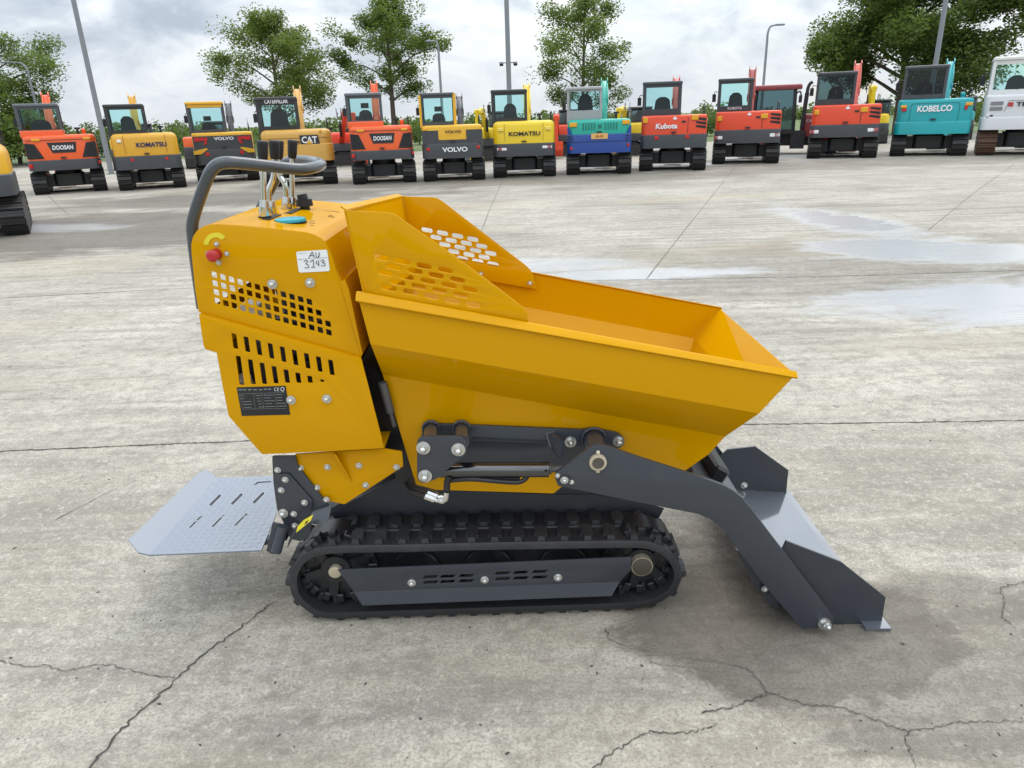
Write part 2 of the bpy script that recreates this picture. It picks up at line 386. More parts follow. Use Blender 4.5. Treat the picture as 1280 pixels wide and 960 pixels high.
damp_dark = mx_(damp_dark, math_n(t, 'MULTIPLY', ramp(t, noise_n(t, mapping(t, co, (0.35, 1.0, 1)), 0.45, 6, 0.6, 0.3), 0.56, 0.70), math_n(t, 'MULTIPLY', far, 0.7)))
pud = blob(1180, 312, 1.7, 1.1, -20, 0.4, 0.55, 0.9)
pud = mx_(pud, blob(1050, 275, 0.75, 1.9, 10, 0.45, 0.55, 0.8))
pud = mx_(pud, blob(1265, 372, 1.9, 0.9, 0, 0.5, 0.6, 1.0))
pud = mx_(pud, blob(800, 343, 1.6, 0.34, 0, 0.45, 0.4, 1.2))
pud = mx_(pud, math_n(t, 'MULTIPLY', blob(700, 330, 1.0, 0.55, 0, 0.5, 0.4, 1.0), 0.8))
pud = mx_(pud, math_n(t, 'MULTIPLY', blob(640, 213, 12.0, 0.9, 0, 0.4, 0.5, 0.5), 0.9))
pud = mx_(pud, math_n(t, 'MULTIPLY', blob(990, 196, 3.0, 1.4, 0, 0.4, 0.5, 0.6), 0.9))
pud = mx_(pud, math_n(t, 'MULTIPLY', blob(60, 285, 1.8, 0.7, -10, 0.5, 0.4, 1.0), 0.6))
base = mixc(t, math_n(t, 'MULTIPLY', damp_dark, 0.97), base, mixc(t, 0.68, base, (0.075, 0.066, 0.055)))
base = mixc(t, math_n(t, 'MULTIPLY', pud, 0.75), base, (0.36, 0.37, 0.385))  # pale sky sheen of the water put into the base colour
base = mixc(t, 1.0, base, (1.085, 1.07, 1.04), 'MULTIPLY')
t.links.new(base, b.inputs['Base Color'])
rgh = math_n(t, 'ADD', math_n(t, 'MULTIPLY', blot2, 0.25), 0.66)
rgh = math_n(t, 'SUBTRACT', rgh, math_n(t, 'MULTIPLY', damp_dark, 0.10))
t.links.new(math_n(t, 'ADD', math_n(t, 'MULTIPLY', pud, 0.35), 0.15), b.inputs['Specular IOR Level'])
mr = N(t, 'ShaderNodeMix', data_type='FLOAT'); t.links.new(pud, mr.inputs[0]); t.links.new(rgh, mr.inputs[2]); mr.inputs[3].default_value = 0.24
t.links.new(mr.outputs[0], b.inputs['Roughness'])
bh = math_n(t, 'ADD', math_n(t, 'MULTIPLY', fine, 0.6), math_n(t, 'ADD', math_n(t, 'MULTIPLY', grit, 0.35), math_n(t, 'MULTIPLY', blot2, 1.4)))
bn = N(t, 'ShaderNodeBump'); bn.inputs['Distance'].default_value = 0.012
t.links.new(math_n(t, 'SUBTRACT', 0.42, math_n(t, 'MULTIPLY', pud, 0.40)), bn.inputs['Strength'])
t.links.new(bh, bn.inputs['Height']); t.links.new(bn.outputs[0], b.inputs['Normal'])
M['concrete'] = m
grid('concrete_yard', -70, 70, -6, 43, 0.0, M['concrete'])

M['crack'] = paint('crack_dirt', (0.060, 0.055, 0.048), 0.9, dirt=0.3, dscale=4)
M['joint'] = paint('joint_sealant', (0.115, 0.108, 0.098), 0.9, dirt=0.35)
def crack(name, pxs, w0, w1, jag=0.012, sub=10, seed=0, z=0.003):
    rnd = random.Random(seed); pts = [G(*p) for p in pxs]; out = []
    for i in range(len(pts) - 1):
        for k in range(sub):
            u = k / sub; p = pts[i].lerp(pts[i + 1], u)
            j = jag * math.sin(math.pi * u) ** .5 if k else 0
            out.append(p + Vector((rnd.uniform(-j, j), rnd.uniform(-j, j), 0)))
    out.append(pts[-1]); n = len(out); mb = MB(); L, Rr = [], []
    for i, p in enumerate(out):
        d = (out[min(i + 1, n - 1)] - out[max(i - 1, 0)]).normalized(); s = Vector((-d.y, d.x, 0))
        ww = (w0 + (w1 - w0) * i / (n - 1)) * rnd.uniform(0.45, 1.35) / 2
        L.append(mb.bm.verts.new((p.x + s.x * ww, p.y + s.y * ww, z))); Rr.append(mb.bm.verts.new((p.x - s.x * ww, p.y - s.y * ww, z)))
    for i in range(n - 1): mb.bm.faces.new((L[i], Rr[i], Rr[i + 1], L[i + 1]))
    return tag(mb.build(name, M['joint' if seed > 11 and 'joint' in name else 'crack'], smooth=0), kind='structure')
crack('concrete_crack', [(105, 968), (150, 915), (187, 880), (225, 845), (262, 812), (290, 793), (318, 772), (336, 757)], 0.0085, 0.004, 0.010, 9, 1)
crack('concrete_crack', [(336, 757), (352, 748), (372, 738)], 0.003, 0.001, 0.005, 6, 2)
crack('concrete_crack', [(0, 826), (34, 834), (58, 832), (82, 840), (116, 832), (140, 831), (168, 840), (190, 845), (219, 847)], 0.0032, 0.0022, 0.006, 8, 3)
crack('concrete_crack', [(737, 965), (760, 945), (790, 925), (812, 914), (835, 917), (858, 918), (880, 911), (897, 905)], 0.0042, 0.002, 0.008, 8, 4)
crack('concrete_crack', [(878, 892), (900, 887), (928, 881), (946, 872), (960, 866), (985, 875), (1010, 881), (1050, 885), (1085, 897), (1120, 911), (1135, 915), (1165, 912), (1190, 904), (1215, 902), (1240, 903), (1285, 902)], 0.0036, 0.0022, 0.007, 8, 5)
crack('concrete_crack', [(960, 866), (951, 855), (940, 841), (925, 834), (905, 829), (880, 827), (855, 823)], 0.0028, 0.0012, 0.006, 8, 6)
crack('concrete_crack', [(1135, 915), (1132, 930), (1140, 945), (1147, 965)], 0.0028, 0.0015, 0.007, 8, 7)
crack('concrete_crack', [(757, 786), (762, 800), (785, 810), (812, 815)], 0.003, 0.0012, 0.006, 8, 8)
crack('concrete_crack', [(812, 828), (840, 834), (872, 836)], 0.0022, 0.0010, 0.006, 8, 9)
crack('concrete_crack', [(1280, 728), (1250, 735), (1255, 755), (1252, 772), (1264, 781)], 0.003, 0.003, 0.006, 8, 10)
# joints between the cast slabs
crack('slab_joint', [(-60, 567), (150, 558), (320, 551), (640, 541), (920, 531), (1080, 529), (1340, 525)], 0.010, 0.008, 0.006, 40, 11)
crack('slab_joint', [(-60, 376), (240, 360), (640, 352), (860, 349), (1100, 344), (1340, 336)], 0.012, 0.012, 0.006, 40, 12)
crack('slab_joint', [(808, 349), (862, 280), (922, 205)], 0.010, 0.012, 0.003, 30, 13)
crack('slab_joint', [(1160, 288), (1215, 243), (1268, 205)], 0.010, 0.012, 0.003, 30, 14)
crack('slab_joint', [(598, 300), (612, 262), (630, 222)], 0.010, 0.012, 0.003, 30, 15)
crack('slab_joint', [(85, 268), (60, 245)], 0.02, 0.02, 0.01, 10, 16)
crack('concrete_crack', [(0, 500), (60, 498), (140, 502)], 0.003, 0.001, 0.006, 8, 17)
crack('concrete_crack', [(70, 650), (130, 618), (200, 590)], 0.004, 0.001, 0.01, 8, 18)

# loose grit and crumbs of soil
mb = MB(); rnd = random.Random(5)
for i in range(170):
    px = rnd.uniform(-20, 1300); py = 360 + 600 * rnd.random() ** 0.8
    p = G(px, py); s = rnd.uniform(0.001, 0.0036) * (1 + 0.10 * p.y)
    bmesh.ops.create_icosphere(mb.bm, subdivisions=1, radius=s, matrix=Matrix.Translation((p.x, p.y, s * .4)) @ Matrix.Rotation(rnd.random() * 6, 4, 'Z') @ Matrix.Diagonal((rnd.uniform(.8, 2.4), rnd.uniform(.7, 1.2), .6, 1)))
tag(mb.build('grit', paint('grit', (0.07, 0.065, 0.055), 0.9, dirt=0.3), smooth=0), kind='stuff', label='dark crumbs of grit scattered over the concrete', cat='grit')
exec_parts = []

# ------------------------------------------------------------------ the mini dumper
YC = 2.335
ROOT = Vector((0, YC, 0))
D = tag(empty('mini_dumper', ROOT), 'yellow tracked mini dumper with dark grey front shovel and fold-down foot plate on the concrete', 'mini dumper')
def plate(name, pts, y, th, mat, parent=D, holes=(), bevel=0.0012, rad=0, mirror=False, smooth=35):
    """sheet-metal plate: outline lies in the plane at depth y (its near face), thickness th away from the camera"""
    def xz(p): v = Y(p[0], p[1], y); return (v.x, v.z)
    outl = [xz(p) for p in pts]
    if rad: outl = rounded(outl, rad)
    me = curve_mesh([outl] + [[xz(p) for p in h] for h in holes], th, bevel)
    yc = y + th / 2
    for v in me.vertices:
        X, Z, T = v.co; yy = yc - T
        if mirror: yy = 2 * YC - yy
        v.co = (X - ROOT.x, yy - ROOT.y, Z - ROOT.z)
    if mirror: me.flip_normals()
    return link_mesh(name, fin(me, smooth), mat, parent)
def L(px, py, y): return Y(px, py, y) - ROOT          # point in the dumper's own space
def bolt_mesh(r, dome=True, nut=False):
    mb = MB()
    mb.cyl((0, 0.001, 0), (0, -r * .22, 0), r * 1.12, r * 1.12, 20)
    mb.cyl((0, -r * .2, 0), (0, -r * .85, 0), r * .82, r * .80, 6)
    if dome: mb.sphere((0, -r * .85, 0), r * .62, 12, (1, .75 if not nut else 1.1, 1))
    bm = mb.bm; bmesh.ops.recalc_face_normals(bm, faces=bm.faces)
    me = bpy.data.meshes.new('bolt'); bm.to_mesh(me); bm.free(); me.materials.append(M['zinc'])
    me.polygons.foreach_set('use_smooth', [True] * len(me.polygons)); me.set_sharp_from_angle(angle=R(35)); return me
_bm = {}
def bolts(pts, y, r, parent=D, nut=False):
    key = (r, nut)
    if key not in _bm: _bm[key] = bolt_mesh(r, True, nut)
    for p in pts:
        o = link_mesh('bolt', _bm[key], None, parent); o.location = L(p[0], p[1], y); o.rotation_euler.y = random.random()
def q(cx, cy, wx, wy, sl=0.0, sh=0.0):
    """small hole: half sizes wx, wy; sl = slope of its horizontal edges, sh = lean of its vertical edges; corners cut"""
    c = 0.11; out = []
    for sx_, sy_ in ((-1, -1), (1, -1), (1, 1), (-1, 1)):
        m_ = min(wx, wy) * c * 2
        pa = (sx_ * (wx - m_), sy_ * wy); pb = (sx_ * wx, sy_ * (wy - m_))
        pr = (pb, pa) if sx_ * sy_ > 0 else (pa, pb)
        if sx_ * sy_ > 0: pr = (pa, pb) if (sx_, sy_) == (1, 1) and False else pr
        for (a, b_) in pr: out.append((cx + a + sh * b_, cy + b_ + sl * a))
    # order by angle so the outline never crosses itself
    out.sort(key=lambda p: math.atan2((p[1] - cy) / max(wy, .1), (p[0] - cx) / max(wx, .1)))
    return out

# --- tracks -----------------------------------------------------------------
TP = [(793, 678.5), (818, 682), (836, 691), (846, 704), (850.6, 719), (846, 733), (837, 744), (811, 756), (762, 763), (700, 767), (635, 770), (520, 772.5),
      (440, 774.5), (415, 773), (396, 769), (382, 760.5), (368, 746.5), (363.5, 726), (368, 708.5), (382, 694), (403, 687), (435, 684.6), (509, 683.5), (600, 681), (700, 679.5)]
TPW = []
n = len(TP); P3 = [Y(p[0], p[1], 2.0) for p in TP]; P3 = [Vector((p.x, max(p.z, 0.0215))) for p in P3]
for i in range(n):
    a, b_, c, d = P3[i - 1], P3[i], P3[(i + 1) % n], P3[(i + 2) % n]
    for k in range(5):
        u = k / 5
        TPW.append(0.5 * ((2 * b_) + (c - a) * u + (2 * a - 5 * b_ + 4 * c - d) * u * u + (3 * b_ - a - 3 * c + d) * u ** 3))
for p in TPW: p.y = max(p.y, 0.022)
def resample(path, step_n):
    pts = path + [path[0]]; acc = [0]
    for a, b_ in zip(pts, pts[1:]): acc.append(acc[-1] + (b_ - a).length)
    out = []
    for k in range(step_n):
        s_ = acc[-1] * k / step_n; i = max(j for j in range(len(acc)) if acc[j] <= s_ + 1e-9); i = min(i, len(pts) - 2)
        u = (s_ - acc[i]) / max(acc[i + 1] - acc[i], 1e-9); out.append(pts[i].lerp(pts[i + 1], u))
    return out
CEN = sum(TPW, Vector((0, 0))) / len(TPW)
PATH = resample(TPW, 180)
def nrm2(path, i):
    d = (path[(i + 1) % len(path)] - path[i - 1]).normalized(); nn = Vector((d.y, -d.x))
    if nn.dot(path[i] - CEN) < 0: nn = -nn
    return nn, d
TW = 0.19
def make_track(near):
    y0 = 2.0 if near else 2 * YC - 2.0
    sg = 1 if near else -1
    mb = MB(); n = len(PATH)
    prof = [(0.0, 0.002), (0.003, 0.006), (0.088, 0.005), (0.091, 0.010), (0.099, 0.010), (0.102, 0.005), (TW - 0.003, 0.006), (TW, 0.002), (TW, -0.020), (0.0, -0.020)]
    rings = []
    for i in range(n):
        nn, d = nrm2(PATH, i)
        rings.append([mb.bm.verts.new((PATH[i].x + nn.x * h, y0 + sg * yy - YC, PATH[i].y + nn.y * h)) for yy, h in prof])
    for i in range(n):
        a, b_ = rings[i], rings[(i + 1) % n]
        for k in range(len(prof)): mb.bm.faces.new((a[k], a[(k + 1) % len(prof)], b_[(k + 1) % len(prof)], b_[k]))
    tr = mb.build('rubber_track', M['rubber'], D, smooth=40)
    # tread lugs (two staggered rows) and inner guide teeth: pattern moulded into the belt
    mb = MB(); NL = 38
    fine_p = resample(TPW, NL * 4)
    for k in range(NL):
        for row in (0, 1):
            i = (4 * k + 2 * row) % len(fine_p); nn, d = nrm2(fine_p, i); p = fine_p[i]
            ya, yb = ((0.007, 0.090), (0.100, TW - 0.007))[row]
            outer, inner = (ya, yb) if row == 0 else (yb, ya)
            so = 1 if row == 0 else -1
            lv = []
            for hh, ll, ins in ((0.003, 0.0255, 0.0), (0.0215, 0.0195, 0.004)):
                ring = []
                prof_l = ((0.0, .52), (0.016, .56), (0.027, 1.0), (0.060, 1.02), (0.072, .62), (abs(inner - outer), .58))
                for (off_, lf) in prof_l:
                    o2 = min(max(off_, ins), abs(inner - outer) - ins)
                    for sgn in (-1, 1):
                        ring.append(mb.bm.verts.new((p.x + d.x * ll * lf * sgn + nn.x * hh, y0 + sg * (outer + so * o2) - YC, p.y + d.y * ll * lf * sgn + nn.y * hh)))
                lv.append(ring)
            b0, t0 = lv; m_ = len(b0)
            for j in range(0, m_ - 2, 2):
                mb.bm.faces.new((t0[j], t0[j + 1], t0[j + 3], t0[j + 2]))
                for s_ in (0, 1): mb.bm.faces.new((b0[j + s_], b0[j + 2 + s_], t0[j + 2 + s_], t0[j + s_]))
            mb.bm.faces.new((b0[0], b0[1], t0[1], t0[0])); mb.bm.faces.new((b0[-2], b0[-1], t0[-1], t0[-2]))
        i = (4 * k + 1) % len(fine_p); nn, d = nrm2(fine_p, i); p = fine_p[i] - nn * 0.036
        rot = Matrix(((d.x, 0, nn.x), (0, 1, 0), (d.y, 0, nn.y)))
        mb.box((p.x, y0 + sg * 0.065 - YC, p.y), (0.024, 0.035, 0.034), rot, 0.004)
        mb.box((p.x, y0 + sg * 0.130 - YC, p.y), (0.024, 0.035, 0.034), rot, 0.004)
    mb.build('tread_lugs', M['rubber'], tr, smooth=0)
    # centre rib line between the two rows
    return tr, y0, sg
for near in (True, False):
    tr, y0, sg = make_track(near)
    yy = lambda v: y0 + sg * v - YC
    wc = L(420, 712, 2.03); sp = L(801, 703, 2.03)
    for nm, c, r in (('idler_wheel', wc, 0.135), ('drive_sprocket', sp, 0.125)):
        mb = MB()
        mb.cyl((c.x, yy(0.055), c.z), (c.x, yy(0.135), c.z), r, r, 36)
        mb.cyl((c.x, yy(0.03), c.z), (c.x, yy(0.16), c.z), 0.05, 0.05, 24)
        for k in range(16):
            a = 2 * math.pi * k / 16
            mb.box((c.x + math.cos(a) * (r - .012), yy(0.05), c.z + math.sin(a) * (r - .012)), (0.032, 0.03, 0.024), Matrix.Rotation(-a, 3, 'Y'), 0.003)
        for k in range(6):
            a = 2 * math.pi * k / 6 + .3
            mb.bar((c.x + math.cos(a) * .04, yy(0.048), c.z + math.sin(a) * .04), (c.x + math.cos(a) * (r - .02), yy(0.048), c.z + math.sin(a) * (r - .02)), 0.03, 0.02, up=(0, 1, 0))
        wh = mb.build(nm, M['black'], D, bevel=0)
        mb = MB(); rr = 0.022 if nm == 'idler_wheel' else 0.033
        mb.cyl((c.x, yy(0.0 if nm == 'drive_sprocket' else 0.012), c.z), (c.x, yy(0.06), c.z), rr, rr, 24)
        hb = mb.build('hub_cap', M['bronze'] if nm == 'drive_sprocket' else M['brass'], wh, bevel=0.002)
        if nm == 'drive_sprocket':
            mb = MB(); mb.cyl((c.x, yy(0.004), c.z), (c.x, yy(0.05), c.z), rr + .003, rr + .003, 28); mb.build('hub_ring', M['brass'], wh)
    for px in (520, 611, 705):
        c = L(px, 716, 2.05)
        mb = MB(); mb.cyl((c.x, yy(0.06), 0.155), (c.x, yy(0.13), 0.155), 0.088, 0.088, 32); mb.cyl((c.x, yy(0.045), 0.155), (c.x, yy(0.14), 0.155), 0.035, 0.035, 20)
        mb.tube([(c.x + .082 * math.cos(a / 16 * 2 * math.pi), yy(0.058), 0.155 + .082 * math.sin(a / 16 * 2 * math.pi)) for a in range(17)], 0.004, 6, 2)
        mb.build('track_roller', M['black'], D)
    mb = MB(); mb.box(((wc.x + sp.x) / 2, yy(0.10), 0.20), (0.86, 0.06, 0.10), None, 0.01); mb.build('track_frame', M['black'], D)
    if near:
        sl_ = []
        for x, y_ in ((470, 287), (520, 285.5), (576, 283.5), (470, 303), (520, 301), (576, 299), (683, 276), (737, 274), (793, 271.5), (683, 292.5), (737, 290.5), (793, 288)):
            sl_.append(q(340 + x / 2.37, 600 + y_ / 2.37, 8.6, 1.9, -0.03, -.9))
        gp = plate('track_guard', [(422, 712.4), (789.5, 696.3), (788, 713), (775, 727), (442, 739.5)], 1.985, 0.005, M['grey'], D, sl_, 0.001)
        a0, a1 = L(442, 739.5, 1.985), L(775, 727, 1.985); b0, b1 = L(453, 757, 1.972), L(764.5, 745, 1.972)
        mb = MB(); t_ = Vector((0, 0.005, 0)); vs = [mb.bm.verts.new(v) for v in (a0, a1, b1, b0, a0 + t_, a1 + t_, b1 + t_, b0 + t_)]
        for f in ((0, 1, 2, 3), (7, 6, 5, 4), (0, 3, 7, 4), (1, 5, 6, 2), (3, 2, 6, 7), (0, 4, 5, 1)): mb.bm.faces.new([vs[i] for i in f])
        mb.build('guard_lip', M['grey'], gp, smooth=0)
        bolts([(340 + 414 / 2.37, 600 + 304 / 2.37), (340 + 630 / 2.37, 600 + 295 / 2.37), (340 + 847 / 2.37, 600 + 288 / 2.37)], 1.985, 0.0125, gp)
    else:
        plate('track_guard', [(422, 712.4), (789.5, 696.3), (788, 713), (775, 727), (442, 739.5)], 1.985, 0.005, M['grey'], D, mirror=True)

# --- chassis ---------------------------------------------------------------
mb = MB()
pr = [L(405, 640, 2.2), L(425, 628, 2.2), L(560, 590, 2.2), L(700, 606, 2.2), L(790, 628, 2.2), L(800, 660, 2.2), L(420, 668, 2.2)]
mb.extr([(p.x, p.z) for p in pr], 'y', 2.195 - YC, 2.475 - YC)
mb.box((-0.1, 0, 0.22), (0.75, 0.26, 0.16), None, 0.01)
mb.build('chassis', M['dark'], D, bevel=0.004)
pr = [(415, 640), (431, 631), (505, 592), (545, 612), (690, 618), (742, 618), (800, 628), (830, 636), (820, 655), (420, 668)]
plate('chassis_side', pr, 2.19, 0.008, M['dark'], D)
plate('chassis_side', pr, 2.19, 0.008, M['dark'], D, mirror=True)

# --- yellow lower bracket --------------------------------------------------
yb = plate('lower_bracket', [(368.5, 568), (480, 561), (502.5, 565), (504, 583), (430.8, 630.5), (415, 627.5), (401.5, 622), (371, 580)], 2.03, 0.008, M['yellow'], D, rad=0.004)
plate('lower_bracket', [(368.5, 568), (480, 561), (502.5, 565), (504, 583), (430.8, 630.5), (415, 627.5), (401.5, 622), (371, 580)], 2.03, 0.008, M['yellow'], D, rad=0.004, mirror=True)
a, b_, c = L(418, 566, 2.03), L(436, 605, 2.03), L(418, 566, 1.985)
mb = MB(); v = [mb.bm.verts.new(p) for p in (a, L(438, 603, 2.03), L(417, 568, 1.99), a + Vector((.007, 0, 0)), L(438, 603, 2.03) + Vector((.007, 0, 0)), L(417, 568, 1.99) + Vector((.007, 0, 0)))]
for f in ((0, 1, 2), (5, 4, 3), (0, 2, 5, 3), (1, 4, 5, 2), (0, 3, 4, 1)): mb.bm.faces.new([v[i] for i in f])
mb.build('gusset', M['yellow'], yb, smooth=0)
Z3 = lambda l: [(140 + x / 3.2, 500 + y_ / 3.2) for x, y_ in l]
bolts(Z3([(755, 272), (862, 268), (988, 262), (1138, 268), (820, 350), (1015, 340)]), 2.03, 0.0095, yb)

# --- dark hinge plates, pedal, foot plate ------------------------------------
hp = plate('hinge_plate', Z3([(640, 225), (733, 224), (742, 262), (868, 425), (862, 470), (800, 470), (792, 540), (756, 566), (712, 556), (690, 500), (660, 440), (645, 330)]), 2.02, 0.008, M['grey'], D, rad=0.004)
plate('hinge_plate', Z3([(640, 225), (733, 224), (742, 262), (868, 425), (862, 470), (800, 470), (792, 540), (756, 566), (712, 556), (690, 500), (660, 440), (645, 330)]), 2.02, 0.008, M['grey'], D, rad=0.004, mirror=True)
plate('hinge_cover', Z3([(645, 296), (708, 296), (802, 402), (797, 452), (778, 470), (700, 470), (660, 440), (648, 330)]), 2.012, 0.006, M['grey'], hp, rad=0.003)
bolts(Z3([(663, 280), (858, 398)]), 2.02, 0.0095, hp)
bolts(Z3([(693, 318), (677, 360), (770, 410)]), 2.012, 0.0095, hp)
bolts(Z3([(727, 455), (732, 502)]), 2.012, 0.0095, hp)
bolts(Z3([(685, 452)]), 2.012, 0.0145, hp)
mb = MB()
mb.bar(L(350, 655, 1.99), L(342, 690, 1.98), 0.045, 0.01, up=(0, 1, 0)); mb.cyl(L(354, 658, 1.985), L(345, 690, 1.965), 0.017, 0.017, 20)
mb.build('hinge_stop', M['grey'], hp, smooth=30)
# bent pedal with a yellow sticker
mb = MB()
A, B_, C_, Dd = L(390, 640, 2.005), L(415, 631, 2.005), L(411, 648, 1.975), L(394, 656, 1.965)
E1, E2 = L(369, 659, 1.955), L(359, 684, 1.955)
th = Vector((0, 0.006, -0.003))
def slab(mb, pts, th):
    a = [mb.bm.verts.new(p) for p in pts]; b_ = [mb.bm.verts.new(Vector(p) + th) for p in pts]; n = len(pts)
    mb.bm.faces.new(a); mb.bm.faces.new(b_[::-1])
    for i in range(n): mb.bm.faces.new((a[i], b_[i], b_[(i + 1) % n], a[(i + 1) % n]))
slab(mb, [A, B_, C_, L(404, 654, 1.968), Dd, L(384, 652, 1.975)], th)
slab(mb, [L(391, 644, 1.965), L(386, 652, 1.96), L(371, 663, 1.955), E2, L(361, 676, 1.955), L(369, 659, 1.955), L(378, 651, 1.96)], th)
pd = mb.build('lock_pedal', M['grey'], D, smooth=20)
mb = MB(); slab(mb, [L(391.5, 643.5, 1.957), L(388, 651.5, 1.953), L(370, 666, 1.948), L(372, 658, 1.95), L(380, 650, 1.954)], Vector((0, 0.002, 0)))
stk = mb.build('warning_sticker', M['stickyel'], pd, smooth=0)
mb = MB(); slab(mb, [L(382, 652.5, 1.948), L(385.5, 650, 1.95), L(383.5, 654, 1.948), L(380, 656.5, 1.946)], Vector((0, 0.001, 0)))
mb.build('sticker_print', M['ink'], stk, smooth=0)

# foot plate: chequer plate with slots, folded up at its left edge
def px_plane(px, py, z): return G(px, py, z)
FPZ = 0.266
fp_px = [(174, 694), (327, 687.5), (346, 641), (341, 595), (271, 597), (260, 592.3), (250, 597), (162.5, 684.5)]
fp3 = [G(*p, FPZ) for p in fp_px]
slots = []
def hole_px(x, y_, dx, dy, wd):
    d = Vector((dx, dy)).normalized(); s_ = Vector((-d.y, d.x)); c = Vector((x, y_)); hl = Vector((dx, dy)).length / 2
    return [tuple(c + d * hl * a + s_ * wd * b_) for a, b_ in ((-1, -.5), (-.9, -1), (.9, -1), (1, -.5), (1, .5), (.9, 1), (-.9, 1), (-1, .5))]
for x, y_ in ((413, 400), (499, 396), (586, 391)): slots.append(hole_px(140 + x / 3.2, 500 + y_ / 3.2, 13.0, -13.0, 1.25))
for x, y_ in ((335, 487), (425, 483), (516, 478)): slots.append(hole_px(140 + x / 3.2, 500 + y_ / 3.2, 15, -15.0, 0.9))
slots.append([(322, 602.2), (339, 601.2), (339, 602.6), (323, 603.8), (318, 606), (317.4, 605.2)])
me = curve_mesh([[(p.x, p.y) for p in fp3]] + [[(G(*p, FPZ).x, G(*p, FPZ).y) for p in h] for h in slots], 0.006, 0.001)
for v in me.vertices: v.co = (v.co.x, v.co.y - YC, FPZ - 0.003 + v.co.z)
FA, FB = G(272, 597, FPZ), G(186, 694, FPZ); FD = (FB - FA).normalized(); FN = Vector((FD.y, -FD.x, 0)); FN = FN if FN.x < 0 else -FN
def fold_z(x, y_): return max(0.0, (Vector((x, y_, 0)) - Vector((FA.x, FA.y - YC, 0))).dot(FN)) * 0.34
bm_ = bmesh.new(); bm_.from_mesh(me)
bmesh.ops.bisect_plane(bm_, geom=bm_.verts[:] + bm_.edges[:] + bm_.faces[:], plane_co=(FA.x, FA.y - YC, FPZ), plane_no=FN); bm_.to_mesh(me); bm_.free()
for v in me.vertices: v.co.z += fold_z(v.co.x, v.co.y)
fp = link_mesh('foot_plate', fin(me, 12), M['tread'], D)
for h in slots:
    mb = MB(); pp_ = [G(*p, FPZ) for p in h]; c_ = sum(pp_, Vector()) / len(pp_)
    pp_ = [c_ + (p - c_) * 1.15 + (p - c_).normalized() * .004 for p in pp_]
    mb.extr([(p.x, p.y - YC) for p in pp_], 'z', FPZ - .013, FPZ - .008); mb.build('slot_shade', M['black'], fp, smooth=0)  # black sheet below each slot stands in for the shade inside it
mb = MB()       # raised five-bar chequer pattern
def inside(p, poly):
    r = False; j = len(poly) - 1
    for i in range(len(poly)):
        a, b_ = poly[i], poly[j]
        if (a[1] > p[1]) != (b_[1] > p[1]) and p[0] < (b_[0] - a[0]) * (p[1] - a[1]) / (b_[1] - a[1]) + a[0]: r = not r
        j = i
    return r
poly = [(p.x, p.y) for p in fp3]; hpoly = [[(G(*p, FPZ).x, G(*p, FPZ).y) for p in h] for h in slots]
st = 0.0235
for i in range(-60, 60):
    for j in range(-60, 60):
        u, v_ = i * st, j * st
        x, y_ = -1.05 + u, 2.33 + v_
        ang = R(45) if (i + j) % 2 else R(-45)
        ok = True
        for du in (-1, 0, 1):
            pt = (x + math.cos(ang) * .0135 * du, y_ + math.sin(ang) * .0135 * du)
            if not inside(pt, poly) or any(inside(pt, h) for h in hpoly): ok = False
        if not ok or fold_z(x, y_ - YC) > 0: continue
        hk = 1.0
        d = Vector((math.cos(ang), math.sin(ang), 0)); s_ = Vector((-d.y, d.x, 0)); c = Vector((x, y_ - YC, FPZ + fold_z(x, y_ - YC)))
        vb = [mb.bm.verts.new(c + d * a * .0125 + s_ * b_ * .0048) for a, b_ in ((-1, 0), (-.4, -1), (.4, -1), (1, 0), (.4, 1), (-.4, 1))]
        tp = mb.bm.verts.new(c + Vector((0, 0, 0.0012 * hk)) + d * .007); tq = mb.bm.verts.new(c + Vector((0, 0, 0.0012 * hk)) - d * .007)
        for f in ((vb[0], vb[1], tq), (vb[1], vb[2], tp, tq), (vb[2], vb[3], tp), (vb[3], vb[4], tp), (vb[4], vb[5], tq, tp), (vb[5], vb[0], tq)): mb.bm.faces.new(f)
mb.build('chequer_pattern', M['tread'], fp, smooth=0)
mb = MB(); mb.bar((-0.90, -.2, FPZ - .02), (-0.80, -.2, FPZ - .0), 0.03, 0.02); mb.bar((-0.90, .2, FPZ - .02), (-0.80, .2, FPZ - .0), 0.03, 0.02); mb.cyl((-.835, -.26, FPZ - .02), (-.835, .26, FPZ - .02), 0.013); mb.build('foot_plate_hinge', M['grey'], D)

# --- rear body ----------------------------------------------------------------
Z2 = lambda x, y_: (220 + x / 4.571, 320 + y_ / 4.571)
holes = []
for r_, (x0, y0_, n_, dxx, dyy) in enumerate(((217, 107, 12, 49.5, 14.1), (222, 157, 13, 49.4, 14.0), (229, 207, 14, 49.2, 13.9), (235, 257, 14, 49.1, 13.85))):
    for k in range(n_):
        c = Z2(x0 + dxx * k, y0_ + dyy * k); holes.append(q(c[0], c[1], 3.35, 3.55, 0.26, 0.14))
up = [(248.2, 390), (243.5, 360), (239.3, 318), (238.8, 306), (241, 296), (246, 288.5), (254, 283), (263, 280.6), (272, 280), (300, 281.8), (340, 285.5), (372, 289), (384, 290.5), (393, 293.2),
      (401, 297.5), (406, 302), (410, 309), (415, 320), (425, 355), (438, 402), (451.5, 446)]
us = plate('upper_side_panel', up, 1.998, 0.004, M['yellow'], D, holes, 0.0012)
plate('upper_side_panel', up, 1.998, 0.004, M['yellow'], D, mirror=True)
prof = [L(*p, 1.998) for p in up]
hood = [p for p in prof[1:19]]
